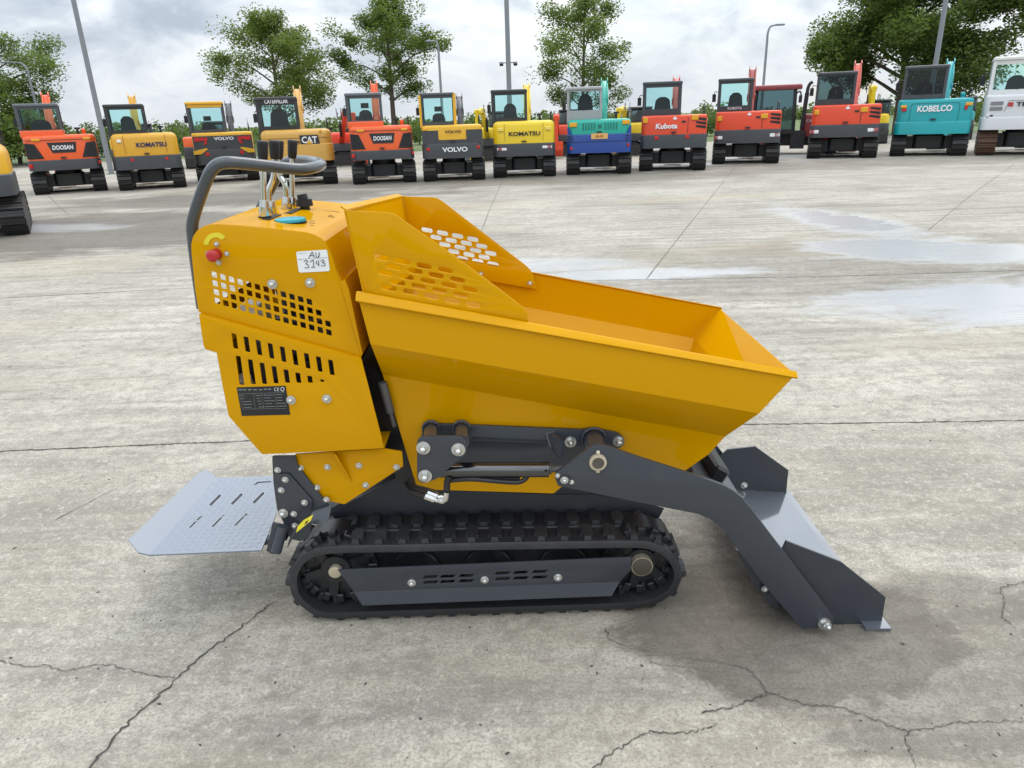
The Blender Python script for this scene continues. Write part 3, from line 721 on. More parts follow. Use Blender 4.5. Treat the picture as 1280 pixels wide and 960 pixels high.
# hood sheet bent over the top and down the front, with a small step
front = [L(420, 336, 1.998), L(427, 352, 1.998), L(431, 349.5, 1.998), L(436, 362, 1.998), L(453, 443, 1.998)]
sheet = [(p.x, p.z) for p in prof[2:16]] + [(p.x, p.z) for p in front]
mb = MB(); y0_, y1_ = 2.0015 - YC, 2 * YC - 2.0015 - YC
ta = [mb.bm.verts.new((x, y0_, z)) for x, z in sheet]; tb = [mb.bm.verts.new((x, y1_, z)) for x, z in sheet]
for i in range(len(sheet) - 1): mb.bm.faces.new((ta[i], ta[i + 1], tb[i + 1], tb[i]))
bmesh.ops.recalc_face_normals(mb.bm, faces=mb.bm.faces[:]); bmesh.ops.solidify(mb.bm, geom=mb.bm.faces[:], thickness=0.003)
hd = mb.build('hood', M['yellow'], D, smooth=25)
plate('hood_return', [(420, 336), (427, 352), (431, 349.5), (436, 362), (453, 443), (451, 446), (438, 402), (425, 355)], 2.0, 0.003, M['yellow'], hd, bevel=0)
lw = [(248.4, 393.5), (451.6, 448.5), (480.5, 560.5), (410, 564.5), (327.5, 568.2), (300, 537), (285.5, 520), (278, 483), (270.5, 441), (256.5, 437), (254, 432)]
hl = []
for k in range(9):
    x, y_ = Z2(335 + 69 * k, 487 + 18.9 * k); hl.append(q(x, y_, 2.9, 9.4 - .0 * k, 0.2, 0.14))
for (x, y_, hh) in ((365, 655, 165), (432, 663, 140), (498, 672, 120), (565, 680, 98), (632, 688, 75), (698, 697, 57), (765, 706, 38), (835, 714, 13)):
    c = Z2(x, y_); hl.append(q(c[0], c[1], 2.9 if hh > 20 else 2.2, hh / 2 / 4.571, 0.12, 0.14))
ls = plate('lower_side_panel', lw, 1.986, 0.005, M['yellow'], D, hl, 0.002)
plate('lower_side_panel', lw, 1.986, 0.005, M['yellow'], D, mirror=True)
# top fold joining lower panel to the upper one
a0, a1 = L(248.4, 393.5, 1.986), L(451.6, 448.5, 1.986)
mb = MB(); mb.bar(a0 + Vector((.002, .0085, 0.001)), a1 + Vector((-.002, .0085, 0.001)), 0.012, 0.003); mb.build('panel_fold', M['yellow'], ls, smooth=0)
bolts([Z2(551, 160), Z2(767, 152)], 1.998, 0.0125, us)
bolts([Z2(658, 822), Z2(862, 815)], 1.986, 0.0125, ls)
# bottom and back sheets
lp = [L(*p, 1.99) for p in lw]
mb = MB()
for i, j in ((2, 4), (4, 6), (6, 8), (8, 9), (9, 0)):
    mb.face([(lp[i].x, -.34, lp[i].z), (lp[j].x, -.34, lp[j].z), (lp[j].x, .34, lp[j].z), (lp[i].x, .34, lp[i].z)])
mb.build('rear_sheet', M['yellow'], D, smooth=0)
# engine seen through the louvres
mb = MB()
ec = L(370, 430, 2.2)
mb.box((ec.x + .06, -.02, ec.z - .02), (0.26, 0.30, 0.24), None, 0.02); mb.box((ec.x + .05, -.03, ec.z + .15), (0.20, 0.2, 0.12), None, 0.03)
for k in range(6): mb.box((ec.x + .05, -.18, ec.z - .08 + k * .035), (0.2, 0.03, 0.012))
mb.cyl((ec.x - .08, -.2, ec.z - .06), (ec.x - .08, -.12, ec.z - .06), 0.09, 0.09, 28); mb.cyl((ec.x - .08, -.22, ec.z - .06), (ec.x - .08, -.19, ec.z - .06), 0.04, 0.04, 16)
mb.tube([(ec.x - .15, -.2, ec.z + .1), (ec.x - .1, -.23, ec.z + .02), (ec.x - .02, -.22, ec.z + .06), (ec.x + .05, -.2, ec.z - .02)], 0.012, 10)
en = mb.build('engine', M['engine'], D)
mb = MB(); mb.box((ec.x - .09, -.21, ec.z + .115), (0.10, 0.12, 0.09), None, 0.02); mb.box((ec.x - .02, -.22, ec.z + .05), (0.05, 0.04, 0.05), None, 0.01); mb.cyl((ec.x - .14, -.25, ec.z - .07), (ec.x - .14, -.2, ec.z - .16), 0.022)
mb.build('fuel_tank', M['tank'], en)
mb = MB(); mb.box((0, 0, 0), (0.004, 0.6, 0.45)); bh = mb.build('bulkhead', M['black'], D); bh.location = (L(470, 505, 2.3).x - .05, 0, L(470, 505, 2.3).z)
mb = MB(); p0, p1 = L(478, 478, 2.05), L(488, 515, 2.05); mb.cyl(p0, p1, 0.014, 0.014, 16); mb.cyl(p1, p1 + (p1 - p0) * .5, 0.007, 0.007, 12); mb.build('gas_strut', M['engine'], D)
mb = MB(); mb.extr([(L(*p, 2.12).x, L(*p, 2.12).z) for p in [(452, 450), (470, 462), (500, 520), (520, 600), (500, 610), (480, 560)]], 'y', 2.12 - YC, 2.55 - YC); mb.build('hydraulic_housing', M['black'], D)

# decals and small fittings on the rear body
Zs = lambda x, y_: (300 + x / 9.143, 240 + y_ / 9.143)
st_ = plate('stock_label', [Zs(640, 683), Zs(995, 658), Zs(1028, 905), Zs(672, 922)], 1.9965, 0.0012, M['white'], us, rad=0.006, bevel=0)
def ink(name, strokes, y, r, parent, conv, mat=None):
    mb = MB()
    for s_ in strokes: mb.tube([L(*conv(*p), y) for p in s_], r, 6, 4)
    return mb.build(name, mat or M['ink'], parent)
ink('handwriting', [[(785, 755), (805, 715), (825, 686)], [(825, 686), (838, 715), (850, 752)], [(800, 728), (845, 724)],
     [(868, 690), (868, 728), (882, 752), (900, 735), (905, 690)], [(905, 690), (905, 740)]], 1.9955, 0.0008, st_, Zs)
ink('handwriting', [[(728, 792), (758, 780), (775, 795), (750, 820), (780, 835), (785, 860), (755, 868), (740, 862)], [(800, 800), (835, 778), (840, 800), (838, 860)], [(812, 862), (862, 858)],
     [(880, 785), (870, 820), (905, 824)], [(898, 782), (900, 850)], [(920, 790), (945, 775), (960, 790), (940, 808), (968, 815), (970, 838), (945, 845), (925, 838)]], 1.9955, 0.0008, st_, Zs)
ink('print_line', [[(662, 702), (760, 696)], [(672, 776), (705, 774)], [(662, 770), (1000, 748)]], 1.9958, 0.00035, st_, Zs, M['print'])
# arc sticker + red emergency stop
Z1 = lambda x, y_: (220 + x / 4.923, 160 + y_ / 4.923)
cxx, cyy = 248, 735; arc = []
for k in range(15):
    a = R(-40 - 140 * k / 14); arc.append((Z1(cxx - 2 + 76 * math.cos(a), cyy - 16 + 76 * math.sin(a))))
inn = []
for k in range(15):
    a = R(-180 + 140 * k / 14); inn.append((Z1(cxx - 2 + 46 * math.cos(a), cyy - 16 + 46 * math.sin(a))))
plate('arc_sticker', arc + inn, 1.9965, 0.0012, M['stickyel'], us, bevel=0, rad=0.004)
c = L(*Z1(250, 775), 1.998)
mb = MB(); mb.cyl(c, c + Vector((0, -.010, 0)), 0.016, 0.016, 24); mb.cyl(c + Vector((0, -.010, 0)), c + Vector((-.001, -.032, 0)), 0.014, 0.017, 24); mb.sphere(c + Vector((-.001, -.032, 0)), 0.0165, 18, (1, .35, 1))
mb.build('emergency_stop', M['red'], us)
bolts([Z1(250, 715), Z1(198, 773), Z1(312, 773), Z1(263, 828)], 1.998, 0.0065, us)
# data plate
Zd = lambda x, y_: (280 + x / 12.8, 470 + y_ / 12.8)
dp = plate('data_plate', [Zd(200, 183), Zd(985, 158), Zd(1058, 620), Zd(283, 640)], 1.9845, 0.0015, M['black'], ls, bevel=0.0003)
pt = []
for k, x0 in enumerate((232, 300, 385, 470, 560)): pt.append([(x0, 222), (x0 + 55, 220)])
for k, x0 in enumerate((640, 705)): pt.append([(x0, 212), (x0 + 50, 210)])
ink('plate_print', pt, 1.984, 0.0012, dp, Zd, M['print'])
ink('plate_letters', [[(838, 190), (808, 196), (812, 236), (842, 238)], [(882, 190), (855, 196), (858, 236), (886, 238)], [(856, 214), (880, 212)]], 1.984, 0.0006, dp, Zd, M['white'])
ink('plate_ring', [[(935 + 26 * math.cos(k / 10 * 6.283), 212 + 30 * math.sin(k / 10 * 6.283)) for k in range(11)]], 1.984, 0.0008, dp, Zd, M['white'])
pt = []
for r_ in range(5):
    y_ = 318 + r_ * 46; off_ = 14 * r_
    pt += [[(262 + off_, y_), (262 + off_ + random.choice((50, 120, 150)), y_ - 2)], [(505 + off_, y_ - 6), (505 + off_ + random.choice((60, 90)), y_ - 8)], [(632 + off_ * .6, y_ - 12), (632 + off_ * .6 + random.choice((70, 110, 160)), y_ - 14)], [(830 + off_ * .5, y_ - 20), (830 + off_ * .5 + random.choice((90, 150)), y_ - 22)]]
ink('plate_print', pt, 1.984, 0.0006, dp, Zd, M['print'])
ink('plate_rules', [[(245, 290), (975, 262)], [(300, 530), (1000, 520)], [(245, 290), (300, 530)], [(470, 285), (500, 525)], [(600, 280), (640, 525)], [(805, 270), (850, 520)]], 1.9842, 0.0003, dp, Zd, M['print'])

# handle bar
def hb(pts): return [L(*p) for p in pts]
loop = hb([(253, 385, 2.03), (246.5, 340, 2.03), (241.5, 300, 2.03), (240.5, 281, 2.028), (244.5, 264, 2.022), (251.5, 243, 2.012), (258, 226, 2.005), (264, 213.5, 2.0), (272, 205.8, 2.003), (284, 203.2, 2.01), (300, 204, 2.03), (330, 207, 2.07),
           (360, 210.5, 2.12), (378, 211.5, 2.15), (392, 209.5, 2.20), (400, 206.8, 2.26), (401.5, 205, 2.34), (398, 203.2, 2.42), (390, 201.6, 2.48), (378, 200.4, 2.53), (366, 200.5, 2.57), (357, 203, 2.60), (350, 211, 2.62), (343, 228, 2.63), (333, 246, 2.63), (325, 262, 2.63), (322, 285, 2.63)])
mb = MB(); mb.tube(loop, 0.0165, 18, 4); mb.build('handle_bar', M['handle'], D)

# control levers
def lever(path, grip0, grip1, sock, gr=0.0155, rr=0.0085):
    mb = MB(); mb.tube([L(*p) for p in path], rr, 12, 5); lv = mb.build('control_lever', M['chrome'], D)
    a, b_ = L(*grip0), L(*grip1); mid = a.lerp(b_, .35)
    mb = MB(); mb.tube([a, a.lerp(b_, .08), mid, a.lerp(b_, .9), b_], [gr * .72, gr * .86, gr * .98, gr * 1.05, gr * .9], 16, 4); mb.build('grip', M['grip'], lv)
    s0, s1 = L(*sock[0]), L(*sock[1])
    mb = MB(); mb.cyl(s0, s0.lerp(s1, .55), 0.0165, 0.0165, 18); mb.cyl(s0.lerp(s1, .58), s1, 0.015, 0.013, 18); mb.cyl(s0 + Vector((0, -.017, .012)), s0 + Vector((0, -.02, .012)), .005, .005, 8)
    mb.build('socket', M['chrome'], lv)
    mb = MB(); mb.cyl(s0 + Vector((0, 0, -.012)), s0, 0.019, 0.019, 18); mb.build('rubber_boot', M['grip'], lv)
    return lv
lever([(331, 266, 2.17), (329.5, 240, 2.17), (329, 205, 2.17), (328.8, 199, 2.17)], (328.8, 200.5, 2.17), (328, 176, 2.17), ((331, 270, 2.17), (330, 250, 2.17)))
lever([(338, 265, 2.27), (336, 245, 2.27), (336.5, 236, 2.27), (341, 224, 2.27), (343, 210, 2.27), (343.3, 199, 2.27)], (343.3, 199, 2.27), (342.5, 175.5, 2.27), ((338.5, 267, 2.27), (338, 251, 2.27)))
lever([(358, 262, 2.40), (357.5, 245, 2.40), (356, 230, 2.40), (350, 220, 2.40), (348.5, 210, 2.40), (348.3, 199, 2.40)], (348.3, 199, 2.40), (348.3, 175.5, 2.40), ((358.5, 264, 2.40), (358, 246, 2.40)))
lever([(365.5, 262, 2.47), (365.3, 240, 2.47), (365, 215, 2.47), (365.2, 197, 2.47)], (365.2, 198, 2.47), (365.8, 175, 2.47), ((365.5, 263.5, 2.47), (365.5, 246, 2.47)))
def top_pt(px, py):
    """a point on the sloping hood top under this line of sight"""
    a, b_ = prof[8], prof[12]; s_ = (b_.z - a.z) / (b_.x - a.x); o = ORG - ROOT; r_ = ray(px, py)
    k = (a.z - o.z + s_ * (o.x - a.x)) / (r_.z - s_ * r_.x); return o + r_ * k
c = top_pt(381.5, 262); mb = MB(); mb.cyl(c, c + Vector((0, 0, .02)), 0.016, 0.016, 18); mb.cyl(c + Vector((0, 0, .012)), c + Vector((0, 0, .034)), 0.028, 0.026, 10); mb.cyl(c + Vector((-.003, 0, .034)), c + Vector((-.005, 0, .05)), 0.018, 0.016, 18)
mb.build('filler_cap', M['grip'], D)
c = top_pt(363, 277.5); mb = MB(); mb.cyl(c + Vector((0, 0, -.004)), c + Vector((0, 0, .011)), 0.045, 0.045, 28); rs = mb.build('fuel_cap', M['turq'], D, bevel=0.003)
mb = MB(); mb.cyl(c + Vector((0, 0, -.004)), c + Vector((0, 0, .002)), 0.047, 0.047, 28); mb.build('cap_base', M['black'], rs)
mb = MB()
for (x0, y0_, x1, y1_, r_) in ((388, 276.5, 393, 277, .0018), (386, 279, 394, 279.6, .0012), (388, 282, 392, 282.2, .001), (410, 271, 418, 271.8, .0016), (411, 269.5, 416, 270, .001), (391, 262, 424, 265.5, .0014), (375, 265.7, 380, 266, .0014), (365, 268.5, 372, 269, .001), (373, 268, 381, 268.5, .001)):
    a, b_ = top_pt(x0, y0_), top_pt(x1, y1_); mb.bar(a + Vector((0, 0, .001)), b_ + Vector((0, 0, .001)), r_ * 3, .001)
mb.build('hood_print', M['ink'], hd, smooth=0)
mb = MB()
for a in (top_pt(334, 272), top_pt(361, 264.5)): mb.box(a + Vector((.0, 0, .0)), (0.05, 0.12, 0.004))
mb.build('lever_gaiter', M['grip'], D)

# --- skip (the dump box) ------------------------------------------------------
YN = 1.95
A0, A1 = L(447, 370, YN), L(994.5, 468.5, YN); B0, B1 = L(463, 430, YN), L(949, 517, YN)
C0, C1 = L(478, 468, 2.07), L(907, 545.5, 2.07); E0, E1_, E2_ = L(520, 606, 2.07), L(545, 612.5, 2.07), L(692, 617, 2.07); E3 = L(703, 608, 2.07); F1, F0 = L(856, 589, 2.07), L(886, 568, 2.07)
def mir(p): return Vector((p.x, -p.y, p.z))
mb = MB(); nf = {}
for k, p in dict(A0=A0, A1=A1, B0=B0, B1=B1, C0=C0, C1=C1, E0=E0, E1=E1_, E2=E2_, E3=E3, F0=F0, F1=F1).items():
    nf[k] = (mb.bm.verts.new(p), mb.bm.verts.new(mir(p)))
def tub_face(keys):
    mb.bm.faces.new([nf[k][0] for k in keys]); mb.bm.faces.new([nf[k][1] for k in keys][::-1])
tub_face(('A0', 'A1', 'B1', 'B0')); tub_face(('B0', 'B1', 'C1', 'C0')); tub_face(('C0', 'C1', 'F0', 'F1', 'E3', 'E2', 'E1', 'E0'))
loop_ = ['A1', 'B1', 'C1', 'F0', 'F1', 'E3', 'E2', 'E1', 'E0', 'C0', 'B0', 'A0']
for a, b_ in zip(loop_, loop_[1:]): mb.bm.faces.new((nf[a][0], nf[a][1], nf[b_][1], nf[b_][0]))
bmesh.ops.recalc_face_normals(mb.bm, faces=mb.bm.faces)
bmesh.ops.solidify(mb.bm, geom=mb.bm.faces[:], thickness=0.005)
skip = mb.build('skip', M['yellow'], D, smooth=15, bevel=0.0015)
# folded rim along the sides and over the lip
for f in (lambda p: p, mir):
    mb = MB()
    o0, o1 = f(A0), f(A1); sgn = 1 if o0.y < 0 else -1
    pts = [(-0.001, -0.018), (-0.015, -0.011), (-0.016, -0.008), (0.006, 0.011), (0.014, 0.011), (0.014, 0.007), (-0.001, -0.002)]
    r0 = [mb.bm.verts.new(o0 + Vector((-.004 if k in (1,2,3) else 0, p[0] * sgn, p[1]))) for k, p in enumerate(pts)]; r1 = [mb.bm.verts.new(o1 + Vector((.004, p[0] * sgn * .6, p[1] * .7))) for p in pts]
    for k in range(len(pts)): mb.bm.faces.new((r0[k], r0[(k + 1) % len(pts)], r1[(k + 1) % len(pts)], r1[k]))
    mb.bm.faces.new(r0); mb.bm.faces.new(r1[::-1])
    mb.build('rim', M['yellow'], skip, smooth=20, bevel=0.001)
# perforated side screens
Z4 = lambda x, y_: (420 + x / 4.571, 230 + y_ / 4.571)
ns = [Z4(55, 152), (470, 264.6), Z4(310, 165), Z4(330, 171), Z4(350, 183), (560, 314), (620, 358), Z4(1050, 690), Z4(1080, 718), Z4(1094, 742), Z4(1100, 785), Z4(1098, 800), (560, 390.5), Z4(170, 632)]
def slot(cx, cy, lx, ly, sl):
    out = []
    for k in range(6): a = R(90 - 36 * k); out.append((lx - ly + ly * math.cos(a), -ly * math.sin(a)))
    for k in range(6): a = R(-90 - 36 * k); out.append((-(lx - ly) + ly * math.cos(a), -ly * math.sin(a)))
    return [(cx + x, cy + y_ + sl * x) for x, y_ in out]
hn = []
for row in (((258, 420), (380, 443), (503, 468), (625, 492)), ((330, 475), (452, 498), (572, 523), (695, 548)), ((282, 508), (402, 531), (525, 555), (645, 578), (765, 603)), ((352, 563), (474, 586), (592, 610), (712, 635)), ((303, 594), (425, 617), (545, 642), (663, 667), (782, 690))):
    for x, y_ in row: c = Z4(x, y_); hn.append(slot(c[0], c[1], 9.4, 3.1, 0.19))
plate('side_screen', ns, 1.968, 0.004, M['yellow'], skip, hn, 0.001)
fs = [Z4(380, 70), Z4(560, 76), Z4(585, 84), Z4(610, 100), Z4(1085, 465), Z4(1110, 490), Z4(1128, 520), Z4(1134, 548), Z4(1150, 602), Z4(870, 555), Z4(640, 512), Z4(445, 460)]
hf = []
for row in (((520, 263), (608, 280), (695, 297), (782, 315)), ((572, 305), (658, 322), (745, 338), (832, 355)), ((622, 346), (709, 362), (797, 379), (884, 396)), ((673, 386), (760, 403), (847, 418)), ((724, 426), (810, 441), (897, 458))):
    for x, y_ in row: c = Z4(x, y_); hf.append(slot(c[0], c[1], 7.1, 2.7, 0.18))
plate('side_screen', fs, 2.698, 0.004, M['yellow'], skip, hf, 0.001)
bolts([Z4(1108, 568), Z4(828, 515)], 2.696, 0.009, skip)
# back wall rising between the screens, with a folded top flange
w0, w1 = L(*Z4(55, 152), 1.970), L(*Z4(380, 72), 2.700)
mb = MB(); lo0 = L(459, 380, 1.970); lo1 = L(*Z4(455, 500), 2.699)
slab(mb, [w0, w1, lo1, lo0], Vector((-.005, 0, 0)))
f0, f1 = L(425.5, 256.8, 1.985), L(496.5, 242.2, 2.70)
slab(mb, [w0 + Vector((0.002, 0, 0.003)), w1 + Vector((0.002, 0, 0.003)), f1, f0], Vector((0, 0, -.005)))
mb.build('back_wall', M['yellow'], skip, smooth=0, bevel=0.001)

# --- lift brackets, cylinders, arms, shovel (both sides) -----------------------
Z5 = lambda l: [(480 + x / 4, 500 + y_ / 4) for x, y_ in l]
for mirr in (False, True):
    my = (lambda p: mir(p)) if mirr else (lambda p: p)
    mp = plate('mounting_plate', Z5([(200, 130), (225, 119), (990, 150), (1045, 142), (1172, 166), (1205, 195), (1200, 228), (1160, 250), (900, 330), (380, 320), (200, 400), (180, 200)]), 2.052, 0.014, M['grey'], D, rad=0.012, mirror=mirr)
    # folded bottom channel of the plate, slightly proud
    mb = MB()
    for p0, p1, w_ in ((L(590, 549, 2.045), L(690, 553, 2.045), 0.014),): mb.bar(my(p0), my(p1), 0.012, 0.004)
    for px, py in ((539, 537), (577, 537)): mb.cyl(my(L(px, py, 2.045)), my(L(px, py + 16, 1.915)), 0.0225, 0.0225, 24)
    mb.cyl(my(L(742, 549, 2.05)), my(L(747, 577, 1.88)), 0.033, 0.031, 28)
    mb.build('pin_boss', M['grey'], mp)
    for c_, r_ in ((L(539, 535.5, 2.047), .0255), (L(577, 535.5, 2.047), .0255), (L(742, 548, 2.047), .036)):
        mb = MB()
        mb.tube([my(c_ + Vector((r_ * math.cos(k / 24 * 6.2832), -.002, r_ * math.sin(k / 24 * 6.2832)))) for k in range(25)], [0.0045 + .0014 * (k % 2) for k in range(25)], 8, 2)
        mb.build('weld_bead', M['grey'], mp)
    a, b_, c = L(684, 541, 2.04), L(702, 551, 2.04), L(703, 575, 2.0)
    mb = MB(); slab(mb, [my(L(682, 541, 2.05)), my(L(692, 539, 2.05)), my(L(703, 550, 1.99)), my(L(704, 574, 1.985)), my(L(697, 572, 1.985)), my(L(686, 556, 2.03))], Vector((.004, .0, -.002))); mb.build('gusset', M['grey'], mp, smooth=0)
    if not mirr: bolts(Z5([(932, 208), (1173, 205)]), 2.052, 0.0165, mp, True)
    tp_ = plate('pivot_plate', Z5([(165, 205), (185, 184), (385, 180), (415, 208), (415, 268), (262, 395), (205, 416), (180, 412), (165, 388)]), 1.905, 0.008, M['grey'], D, rad=0.008, mirror=mirr)
    if not mirr: bolts(Z5([(197, 238), (372, 246), (206, 378)]), 1.905, 0.0185, tp_, True)
    # lift cylinder
    c0, c1 = L(548, 587.5, 1.955), L(686, 587, 1.955); cr = 0.0235
    mb = MB(); mb.cyl(my(c0), my(c1), cr, cr, 28); mb.cyl(my(c1 + (c0 - c1) * .02), my(c1), cr * 1.03, cr * 1.03, 28)
    cy = mb.build('lift_cylinder', M['gloss'], D, bevel=0.002)
    mb = MB(); mb.cyl(my(c1), my(L(706, 585, 1.93)), 0.010, 0.010, 16); mb.cyl(my(c1), my(L(689, 586.8, 1.955)), 0.015, 0.015, 16); mb.build('piston_rod', M['chrome'] if False else M['engine'], cy)
    mb = MB()
    mb.tube([my(L(*p)) for p in ((558, 603, 1.95), (565, 600.5, 1.945), (590, 599, 1.94), (620, 601.5, 1.94), (645, 603, 1.94), (655, 600, 1.945), (660, 594, 1.95))], 0.0075, 10)
    mb.tube([my(L(*p)) for p in ((556, 600, 1.955), (575, 597.5, 1.95), (610, 598, 1.95), (650, 598.5, 1.95))], 0.005, 10)
    mb.tube([my(L(*p)) for p in ((508, 604, 2.06), (511, 611, 2.03), (518, 616, 2.0), (533, 621, 1.96))], 0.0095, 10)
    mb.tube([my(L(*p)) for p in ((512, 599, 2.06), (516, 608, 2.03), (525, 613, 2.0), (538, 617, 1.96))], 0.0095, 10)
    mb.tube([my(L(*p)) for p in ((562, 595, 1.94), (559, 602, 1.94), (558.5, 612, 1.94))], 0.0105, 10)
    hs = mb.build('hydraulic_hose', M['hose'], D)
    mb = MB()
    for p0, p1, r_ in (((531, 619.5, 1.955), (543, 624, 1.955), .0135), ((534, 615.5, 1.96), (546, 620, 1.96), .0125), ((543, 624, 1.955), (548, 625.8, 1.95), .009), ((546, 620, 1.96), (552, 621.6, 1.955), .008)): mb.cyl(my(L(*p0)), my(L(*p1)), r_, r_, 10)
    mb.tube([my(L(*p)) for p in ((547, 625, 1.95), (553, 626.5, 1.945), (557, 624, 1.94), (558.5, 615, 1.94))], 0.0085, 10)
    mb.tube([my(L(*p)) for p in ((551, 621, 1.955), (556, 621, 1.95), (557, 616, 1.95))], 0.007, 10)
    mb.build('hose_fitting', M['chrome'], hs)
    arm_px = [(697.5, 607.5), (693.5, 597), (696.5, 590.5), (740, 558.5), (747, 556), (756, 557.5), (800, 572.5), (887.6, 600.5), (906, 607.5), (917, 613.5), (928, 622.5), (940, 637), (985, 696), (1042.5, 771), (1041, 784.5), (1003, 786.5), (995, 778),
              (952, 727), (920, 684), (908, 666), (898, 656.5), (887, 648.5), (872, 642.5), (800, 628.5)]
    ar = plate('loader_arm', arm_px, 1.862, 0.016, M['grey'], D, mirror=mirr, bevel=0.0018)
    c = L(747, 576.5, 1.862)
    mb = MB(); mb.cyl(my(c), my(c + Vector((0, -.013, 0))), 0.0255, 0.0255, 32); mb.cyl(my(c + Vector((0, -.009, .027))), my(c + Vector((0, -.004, .036))), .006, .006, 10); mb.box(my(c + Vector((0, -.006, .029))), (.012, .01, .012), None, .002); mb.box(my(c + Vector((0, -.006, -.029))), (.012, .01, .010), None, .002)
    pv = mb.build('pivot_bushing', M['brass'], ar, bevel=0.0015)
    mb = MB(); mb.cyl(my(c), my(c + Vector((0, -.0145, 0))), 0.0175, 0.0175, 28); mb.build('pivot_pin', M['bronze'], pv)
    c = L(705.5, 600, 1.862)
    mb = MB(); mb.cyl(my(c), my(c + Vector((0, -.008, 0))), 0.0165, 0.0165, 24); mb.build('pin_washer', M['grey'], ar, bevel=.001)
    if not mirr:
        bolts([(705.5, 600)], 1.855, 0.0105, ar); bolts([(697, 594.5), (714.5, 602.5)], 1.862, 0.0068, ar)
        bolts([(1030, 779)], 1.862, 0.0185, ar, True); bolts([(1034, 782)], 1.845, 0.0125, ar, True)
        mb = MB(); slab(mb, [L(*p, 2.03) for p in ((731, 552), (736, 551), (737, 557), (732, 558))], Vector((0, .002, 0))); mb.build('red_tag', M['red'], mp, smooth=0)

# shovel: wings traced at their own depths, floor between them
nw = [(983, 676.5), (1000, 683), (1052, 703), (1107, 746.5), (1100.5, 786.5), (1030, 786.5), (985, 760), (972, 700)]
YW = 1.905
XZ = lambda px, py, y: Vector((Y(px, py, y).x, Y(px, py, y).z))
fwp = [(943.5, 557.3), (984.6, 586.8), (982, 615), (912, 612.5), (890, 578.5), (909, 561)]
WF = [XZ(*p, 2.765) for p in fwp]
def wing(y_, sgn, name='side_wing'):
    # same plate both sides: front part from the far wing, tail hidden behind
    pts = [(p.x, max(p.y, .004)) for p in WF]
    mb = MB(); mb.extr(pts, 'y', y_ - YC, y_ - YC + .008 * sgn); return mb
sh_floor = [(1.185, 0.006), (1.10, 0.012), (0.945, 0.030), (0.90, 0.060), (0.868, 0.110), (0.862, 0.19)]
mb = MB(); yA, yB = 1.908 - YC, 2.765 - YC
ta = [mb.bm.verts.new((x, yA, z)) for x, z in sh_floor]; tb = [mb.bm.verts.new((x, yB, z)) for x, z in sh_floor]
for i in range(len(sh_floor) - 1): mb.bm.faces.new((ta[i], ta[i + 1], tb[i + 1], tb[i]))
bmesh.ops.recalc_face_normals(mb.bm, faces=mb.bm.faces[:]); bmesh.ops.solidify(mb.bm, geom=mb.bm.faces[:], thickness=-0.008)
bmesh.ops.translate(mb.bm, vec=(0, 0, .004), verts=mb.bm.verts)
shv = mb.build('shovel', M['skylit_grey'], D, smooth=25)
nwp = [XZ(*p, YW) for p in nw]
mb = MB(); mb.extr([(p.x, max(p.y, .006)) for p in nwp], 'y', YW - YC, YW + .008 - YC); mb.build('side_wing', M['grey'], shv, smooth=0, bevel=.001)
wing(2.765, -1).build('side_wing', M['grey'], shv, smooth=0, bevel=.001)
mb = MB(); lip = [G(1082, 789.3), G(1113.5, 789.3), G(986.5, 617), G(960, 617)]
slab(mb, [Vector((p.x, p.y - YC, .012)) for p in lip], Vector((0, 0, -.010))); mb.build('cutting_edge', M['skylit_grey'], shv, smooth=0)
bolts([(930, 606.5)], 2.757, 0.0135, shv)
mb = MB()   # rear stiffener and mounting ears under the arm
mb.extr([(L(*p, 1.95).x, L(*p, 1.95).z) for p in [(918, 683), (938, 690), (962, 729), (955, 733), (944, 735)]], 'y', 1.93 - YC, 1.945 - YC)
mb.extr([(L(*p, 1.95).x, L(*p, 1.95).z) for p in [(952, 738), (962, 730), (972, 742), (966, 748), (957, 749)]], 'y', 1.92 - YC, 1.93 - YC)
mb.box((0.855, 0.0, 0.12), (0.02, 0.80, 0.16), None, .003); mb.box((0.84, 0.0, 0.20), (0.05, 0.75, 0.03), None, .004)
bk = mb.build('shovel_back', M['grey'], shv, smooth=0)
bolts([(956, 736)], 1.918, 0.010, bk)
mb = MB(); mb.cyl((L(747, 577, 1.9).x, -.43, L(747, 577, 1.9).z), (L(747, 577, 1.9).x, .43, L(747, 577, 1.9).z), 0.02); mb.box((0.62, 0, 0.42), (0.10, 0.40, 0.06), Matrix.Rotation(R(35), 3, 'Y'), .01)
mb.box((0.70, 0.1, 0.40), (0.06, 0.5, 0.10), Matrix.Rotation(R(30), 3, 'Y'), .01); mb.build('cross_member', M['black'], D)

# ------------------------------------------------------------------ parked excavators
PT = lambda c, r=0.38: P(c, r, coat=0.2, dirt=0.12, bump=0.01)
XB = P((0.018, 0.020, 0.023), 0.45, dirt=0.1)       # black plastic
XG = P((0.045, 0.050, 0.057), 0.45, dirt=0.12)      # charcoal counterweight paint
XT = paint('steel_track', (0.022, 0.021, 0.021), 0.5, dirt=0.4, bump=0.1, dirtcol=(0.09, 0.08, 0.07), dscale=5)
XRUST = paint('rusty_track', (0.10, 0.055, 0.035), 0.75, dirt=0.5, bump=0.1, dirtcol=(0.05, 0.035, 0.03), dscale=6)
XSEAT = P((0.012, 0.013, 0.014), 0.7, dirt=0)
AMB = P((0.75, 0.36, 0.02), 0.3, dirt=0); REDL = P((0.50, 0.015, 0.015), 0.3, dirt=0); WHI = M['white']
XGRILL = P((0.010, 0.011, 0.012), 0.6, dirt=0.1)
CHROME = M['chrome']
